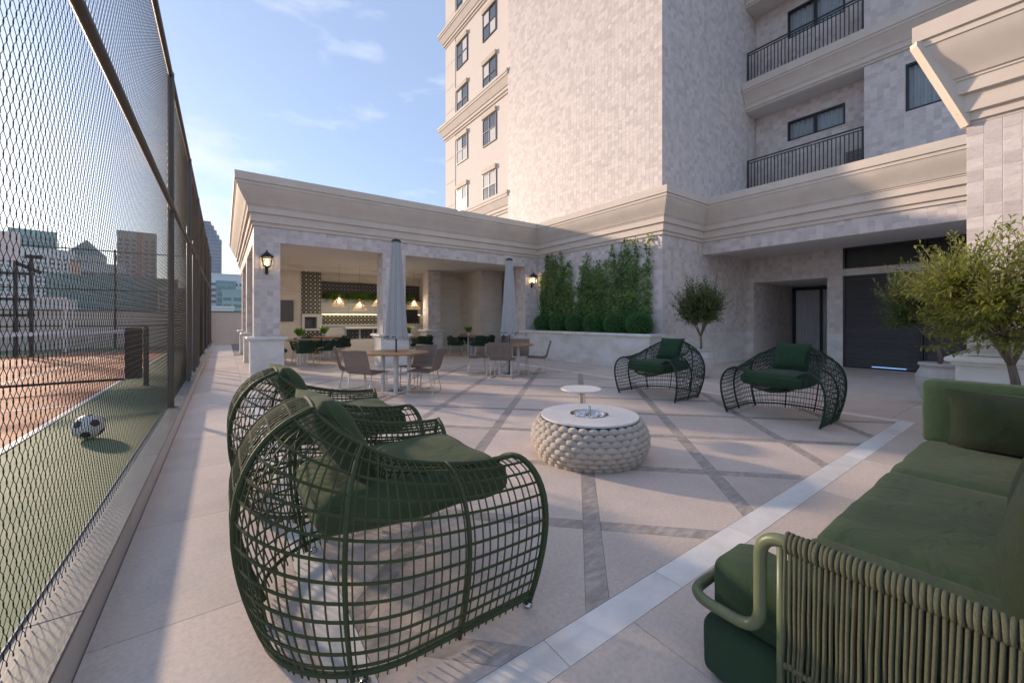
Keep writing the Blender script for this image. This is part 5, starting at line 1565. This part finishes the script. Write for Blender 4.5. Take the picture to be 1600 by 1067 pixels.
# ------------------------------------------------------------------ pavilion dining
def make_tub():
    c = empty('tub_chair', (0, 0, 0))
    def wall(a, t):      # a from -1..1 round the back, t 0..1 up
        an = math.pi - a * R(118); r = 0.235 + 0.055 * t
        z = 0.46 + 0.27 * t - 0.05 * t * abs(a) ** 2
        return Vector((r * math.cos(an), r * math.sin(an) * 1.08, z))
    b = MB()
    for i in range(6):
        t0 = i / 6.0 + 0.012; t1 = (i + 1) / 6.0 - 0.012
        vs = []; fs = []
        N_ = 44
        for k in range(N_ + 1):
            a = -1 + 2 * k / N_
            of = 0.006 * (1 if (k // 2 + i) % 2 else -1)
            for tt in (t0, t1):
                p = wall(a, tt); n_ = Vector((p.x, p.y, 0)).normalized(); vs.append(tuple(p + n_ * of))
        fs = [(2 * k, 2 * k + 1, 2 * k + 3, 2 * k + 2) for k in range(N_)]
        b.add(vs, fs)
    for k in range(0, 45, 2):
        a = -1 + 2 * k / 44; b.tube([wall(a, 0), wall(a, 0.5), wall(a, 1)], 0, 4, flat=(0.004, 0.011))
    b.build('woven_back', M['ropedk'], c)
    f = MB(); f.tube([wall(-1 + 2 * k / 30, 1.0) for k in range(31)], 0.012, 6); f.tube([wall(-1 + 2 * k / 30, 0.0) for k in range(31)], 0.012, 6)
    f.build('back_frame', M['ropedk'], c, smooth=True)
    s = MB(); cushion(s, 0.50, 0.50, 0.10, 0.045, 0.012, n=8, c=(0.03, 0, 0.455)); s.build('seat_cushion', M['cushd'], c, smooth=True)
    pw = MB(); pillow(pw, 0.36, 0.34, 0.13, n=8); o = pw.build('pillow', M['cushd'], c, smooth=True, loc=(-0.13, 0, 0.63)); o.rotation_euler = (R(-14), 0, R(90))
    for (x, y) in ((0.2, 0.2), (0.2, -0.2), (-0.2, 0.18), (-0.2, -0.18)):
        lg = MB(); lg.tube([(x, y, 0.42), (x * 1.28, y * 1.28, 0.005)], [0.013, 0.009], 7); lg.build('leg', M['beige'], c, smooth=True)
    return c
tub0 = make_tub(); tub_used = False
def put_tub(p, face, label):
    global tub_used
    o = tub0 if not tub_used else copy_tree(tub0); tub_used = True
    o.location = (p[0], p[1], 0); o.rotation_euler[2] = face; tag(o, label, 'chair', 'green woven chairs in the pavilion')
def table_plant(loc, label, seed):
    rg = np.random.default_rng(seed)
    p = empty('table_plant', loc, 0, label, 'plant', 'small plants on the pavilion tables')
    mb = MB(); mb.lathe([(0.05, 0), (0.075, 0.10), (0.07, 0.105), (0.06, 0.09)], 16, caps=False); mb.lathe([(0.0, 0.088), (0.062, 0.088)], 12, caps=False); mb.build('pot', M['terracotta'], p, smooth=True)
    n = 260; a = rg.uniform(0, 6.283, n); u = rg.random(n)
    D = np.stack([np.cos(a) * (0.1 + 0.55 * u), np.sin(a) * (0.1 + 0.55 * u), 1.0 - 0.15 * u], 1)
    P = np.stack([np.cos(a) * 0.03, np.sin(a) * 0.03, np.full(n, 0.09)], 1) + D * rg.uniform(0, 0.16, n)[:, None]
    N = rg.normal(size=(n, 3)) + np.array([0, 0, 0.5])
    link('foliage', leaf_mesh('foliage', P, D, N, rg.uniform(0.08, 0.17, n), rg.uniform(0.009, 0.016, n), np.clip(rg.normal(0.5, 0.3, n), 0, 1), M['fern']), p)
tabs = [((1.98, 13.85), 'beside the corner column', 0.3), ((3.05, 15.7), 'in front of the barbecue', 0.9), ((5.75, 14.6), 'behind the nearer umbrella', 0.5), ((7.85, 13.55), 'before the marble wall', 0.2)]
for k, ((x, y), where, a0) in enumerate(tabs):
    make_table('dining_table', (x, y, 0), 'round wooden pavilion dining table ' + where, 'pavilion dining tables', r=0.52, z=0.775, leg_r=0.13, rz=a0)
    table_plant((x - 0.08, y + 0.1, 0.776), 'small grassy potted plant on the table ' + where, 20 + k)
    for q, wh in enumerate(('right of', 'behind', 'left of', 'in front of')):
        a = a0 + q * math.pi / 2 - 0.35
        put_tub((x + 0.70 * math.cos(a), y + 0.70 * math.sin(a)), a + math.pi, 'dark green woven tub chair %s the dining table %s' % (wh, where))
def pendant(loc, label):
    p = empty('pendant_lamp', loc, rnd.random(), label, 'pendant lamp', 'rattan pendant lamps over the bar')
    H, r0, r1 = 0.34, 0.05, 0.29
    mb = MB()
    for k in range(40):
        a = 2 * math.pi * k / 40; mb.tube([(r0 * math.cos(a), r0 * math.sin(a), H), (r1 * math.cos(a), r1 * math.sin(a), 0)], 0.0045, 4)
    for t in (0, 0.33, 0.66, 1.0):
        r = r1 + (r0 - r1) * t; mb.tube([(r * math.cos(a * math.pi / 16), r * math.sin(a * math.pi / 16), H * t) for a in range(32)], 0.007, 5, closed=True)
    mb.build('shade', M['rattan'], p)
    mb = MB(); mb.lathe([(0.05, H), (0.045, H + 0.07), (0.01, H + 0.09)], 14); mb.build('cap', M['rattan'], p)
    mb = MB(); mb.tube([(0, 0, H + 0.08), (0, 0, 3.459 - loc[2])], 0.004, 5); mb.build('cord', M['black'], p)
    mb = MB(); mb.lathe([(0.005, 0.30), (0.02, 0.27), (0.045, 0.20), (0.035, 0.155), (0.002, 0.14)], 14); mb.build('bulb', M['bulb'], p, smooth=True)
    ld = bpy.data.lights.new('pendant_light', 'POINT'); ld.energy = 5.5; ld.color = (1, 0.90, 0.76); ld.shadow_soft_size = 0.06
    lo = bpy.data.objects.new('pendant_light', ld); col.objects.link(lo); lo.parent = p; lo.location = (0, 0, 0.1)
for k, (x, z, wh) in enumerate(((3.52, 1.90, 'leftmost of the row'), (4.27, 1.76, 'second from the barbecue, hanging lowest'), (5.01, 1.93, 'third from the barbecue'), (6.48, 1.86, 'rightmost, beside the inner column'))):
    pendant((x, 16.0, z), 'lit conical rattan pendant lamp, ' + wh)
def fern(loc, label, seed, w):
    rg = np.random.default_rng(seed)
    p = empty('hanging_fern', loc, 0, label, 'plant', 'ferns on the kitchen shelf')
    mb = MB(); mb.bbox(-w * 0.8, w * 0.8, -0.08, 0.08, 0, 0.14, 0.01); mb.build('trough', M['screen'], p)
    P = []; D = []; N = []; L = []; T = []
    for k in range(64):
        a = rg.uniform(math.pi * 0.95, 2.05 * math.pi); st_ = Vector((rg.uniform(-w, w) * 0.8, 0, 0.14)); ln = rg.uniform(0.15, 0.62); up = rg.uniform(0.1, 0.6)
        for q in range(14):
            u = (q + 1) / 14; c = st_ + Vector((math.cos(a) * ln * u * 0.9, math.sin(a) * ln * u * 0.7, up * u - (up + 0.42 * rg.random() * 0 + 0.35) * u * u))
            for s in (-1, 1):
                P.append(c); D.append((-math.sin(a) * s + math.cos(a) * 0.4, math.cos(a) * s + math.sin(a) * 0.4, -0.35)); N.append((0.2, -0.6, 1)); L.append(0.12 * (1.1 - 0.7 * u)); T.append(min(1, max(0, rg.normal(0.5, 0.3))))
    link('foliage', leaf_mesh('foliage', P, D, N, L, np.array(L) * 0.3, T, M['fern']), p)
for k, x in enumerate((3.85, 4.75, 5.65, 6.9)):
    fern((x, 18.06, 2.312), 'bright green fern on the kitchen shelf, ' + ('nearest the barbecue', 'second from the barbecue', 'third from the barbecue', 'beside the inner column')[k], 40 + k, 0.34)

# ------------------------------------------------------------------ city beyond the roof
def city_dir(px): return FW + RT * ((px - 800) / 622.2)
def city_mat(name, c, rough=0.5): return mat(name, c, rough, 0.08, 0.05, coords='World')
wind_d = city_mat('city_window_dark', (0.06, 0.10, 0.12), 0.25)
wind_t = city_mat('city_window_teal', (0.07, 0.17, 0.18), 0.2)
def city_block(name, px0, px1, ytop, D, c, label, wc=None, cat='building', base=-42.0, steps=None, ww=0.62, wh=0.5, bays=None, fl=3.7, pyramid=None, wm=None):
    ctr = city_dir((px0 + px1) / 2) * D
    w = (px1 - px0) / 622.2 * D * 0.93
    zt = 1.4 + (499 - ytop) / 622.2 * D
    rz = math.atan2(ctr.y, ctr.x) - math.pi / 2
    b = empty(name, (ctr.x, ctr.y, base), rz + (0.06 if int(px0) % 2 else -0.05), label, cat)
    m_ = city_mat('facade_' + name + str(int(px0)), c)
    dep = min(w * 0.9, 40)
    H = zt - base
    vols = steps or [(-0.5, 0.5, 1.0)]
    mb = MB(); wi = MB()
    for (a, e, hs) in vols:
        h = (hs if steps else H)
        x0, x1 = a * w, e * w
        mb.box(x0, x1, 0.02 * w, dep, 0, h)
        nb = bays or max(2, int((x1 - x0) / 3.6)); nf = int((h - 3) / fl)
        f0 = max(0, int((30.0) / fl))
        for f in range(f0, nf):
            z = 2 + f * fl
            for k in range(nb):
                xa = x0 + (x1 - x0) * (k + 0.5 - ww / 2) / nb; xb = x0 + (x1 - x0) * (k + 0.5 + ww / 2) / nb
                wi.box(xa, xb, 0.02 * w - 0.12, 0.02 * w + 0.05, z, z + fl * wh)
        mb.box(x0 - 0.3, x1 + 0.3, 0.02 * w - 0.3, dep + 0.3, h, h + 0.9)
    mb.build('walls', m_, b)
    if wi.v:
        o = wi.build('windows', wm or wind_d, b); o['kind'] = 'stuff'
    if pyramid:
        zp = 1.4 + (499 - pyramid) / 622.2 * D - base
        r = MB(); q = w / 2; y0 = 0.02 * w
        r.add([(-q, y0, H + 0.9), (q, y0, H + 0.9), (q, dep, H + 0.9), (-q, dep, H + 0.9), (0, dep / 2, zp)], [(0, 1, 4), (1, 2, 4), (2, 3, 4), (3, 0, 4), (3, 2, 1, 0)]); r.build('roof', wind_t, b)
    return b
city_block('glass_tower', 27, 79, 361, 330, (0.10, 0.30, 0.31), 'teal glass office tower with flat top seen through fence', ww=0.9, wh=0.8, wm=wind_t)
city_block('white_block', -12, 97, 388, 310, (0.55, 0.56, 0.53), 'long white apartment block below the teal tower', ww=0.5)
city_block('pyramid_tower', 110, 158, 400, 360, (0.30, 0.36, 0.35), 'grey green tower with pyramid roof behind fence', pyramid=372, wm=wind_t)
city_block('slab_tower', 190, 238, 364, 340, (0.28, 0.28, 0.28), 'grey slab tower near the fence post')
city_block('red_core', 214, 221, 366, 325, (0.30, 0.15, 0.12), 'narrow red service tower in front of the grey slab', ww=0.3)
city_block('dark_office', 104, 262, 434, 240, (0.10, 0.19, 0.20), 'wide dark glass office building low behind fence', ww=0.8, wh=0.6, wm=wind_t)
city_block('striped_office', 122, 186, 414, 262, (0.34, 0.38, 0.37), 'grey green striped office with dark window bands behind fence', ww=0.94, wh=0.55)
city_block('orange_tower', 112, 124, 412, 236, (0.50, 0.31, 0.18), 'slim orange clad tower before the dark office', ww=0.4)
city_block('cream_row', 16, 104, 470, 190, (0.50, 0.48, 0.43), 'low cream building row just above the parapet', ww=0.5)
city_block('low_office', 255, 322, 452, 250, (0.34, 0.38, 0.37), 'grey low office hidden behind the fence posts', wm=wind_t)
Hs = [1.4 + (499 - y) / 622.2 * 430 + 42 for y in (347, 353, 360, 367, 374)]
city_block('stepped_tower', 308, 343, 347, 430, (0.17, 0.22, 0.30), 'tall blue grey stepped tower above the walkway', steps=[(-0.5, 0.08, Hs[0]), (0.081, 0.19, Hs[1]), (0.191, 0.30, Hs[2]), (0.301, 0.40, Hs[3]), (0.401, 0.5, Hs[4])], ww=0.85, wh=0.7, wm=city_mat('tower_glass', (0.10, 0.15, 0.23), 0.25))
city_block('white_office', 322, 380, 430, 255, (0.62, 0.66, 0.66), 'white office building with dark window rows above the parapet', ww=0.7, wh=0.45)
city_block('teal_office', 341, 367, 441, 246, (0.14, 0.30, 0.34), 'teal glass office front inside the white office', ww=0.88, wh=0.75, wm=wind_t)
city_block('green_office', 350, 392, 455, 225, (0.28, 0.44, 0.40), 'low green glass office right above the parapet', ww=0.8, wh=0.5, wm=wind_t)
city_block('white_shed', 328, 362, 482, 150, (0.68, 0.67, 0.63), 'flat white roofed building just above the parapet wall', ww=0.3, wh=0.2)

# ------------------------------------------------------------------ air
hz = bpy.data.meshes.new('haze'); mbh = MB(); mbh.box(-460, 420, -60, 520, -43, 70)
hm = bpy.data.materials.new('haze_air'); hm.use_nodes = True; hn = hm.node_tree; hn.nodes.clear()
ho = hn.nodes.new('ShaderNodeOutputMaterial'); hv = hn.nodes.new('ShaderNodeVolumePrincipled')
hv.inputs['Color'].default_value = (0.86, 0.91, 1.0, 1); hv.inputs['Density'].default_value = 0.0002; hv.inputs['Anisotropy'].default_value = 0.2
hn.links.new(hv.outputs[0], ho.inputs['Volume'])
tag(mbh.build('haze', hm), 'thin pale city haze', kind='stuff')
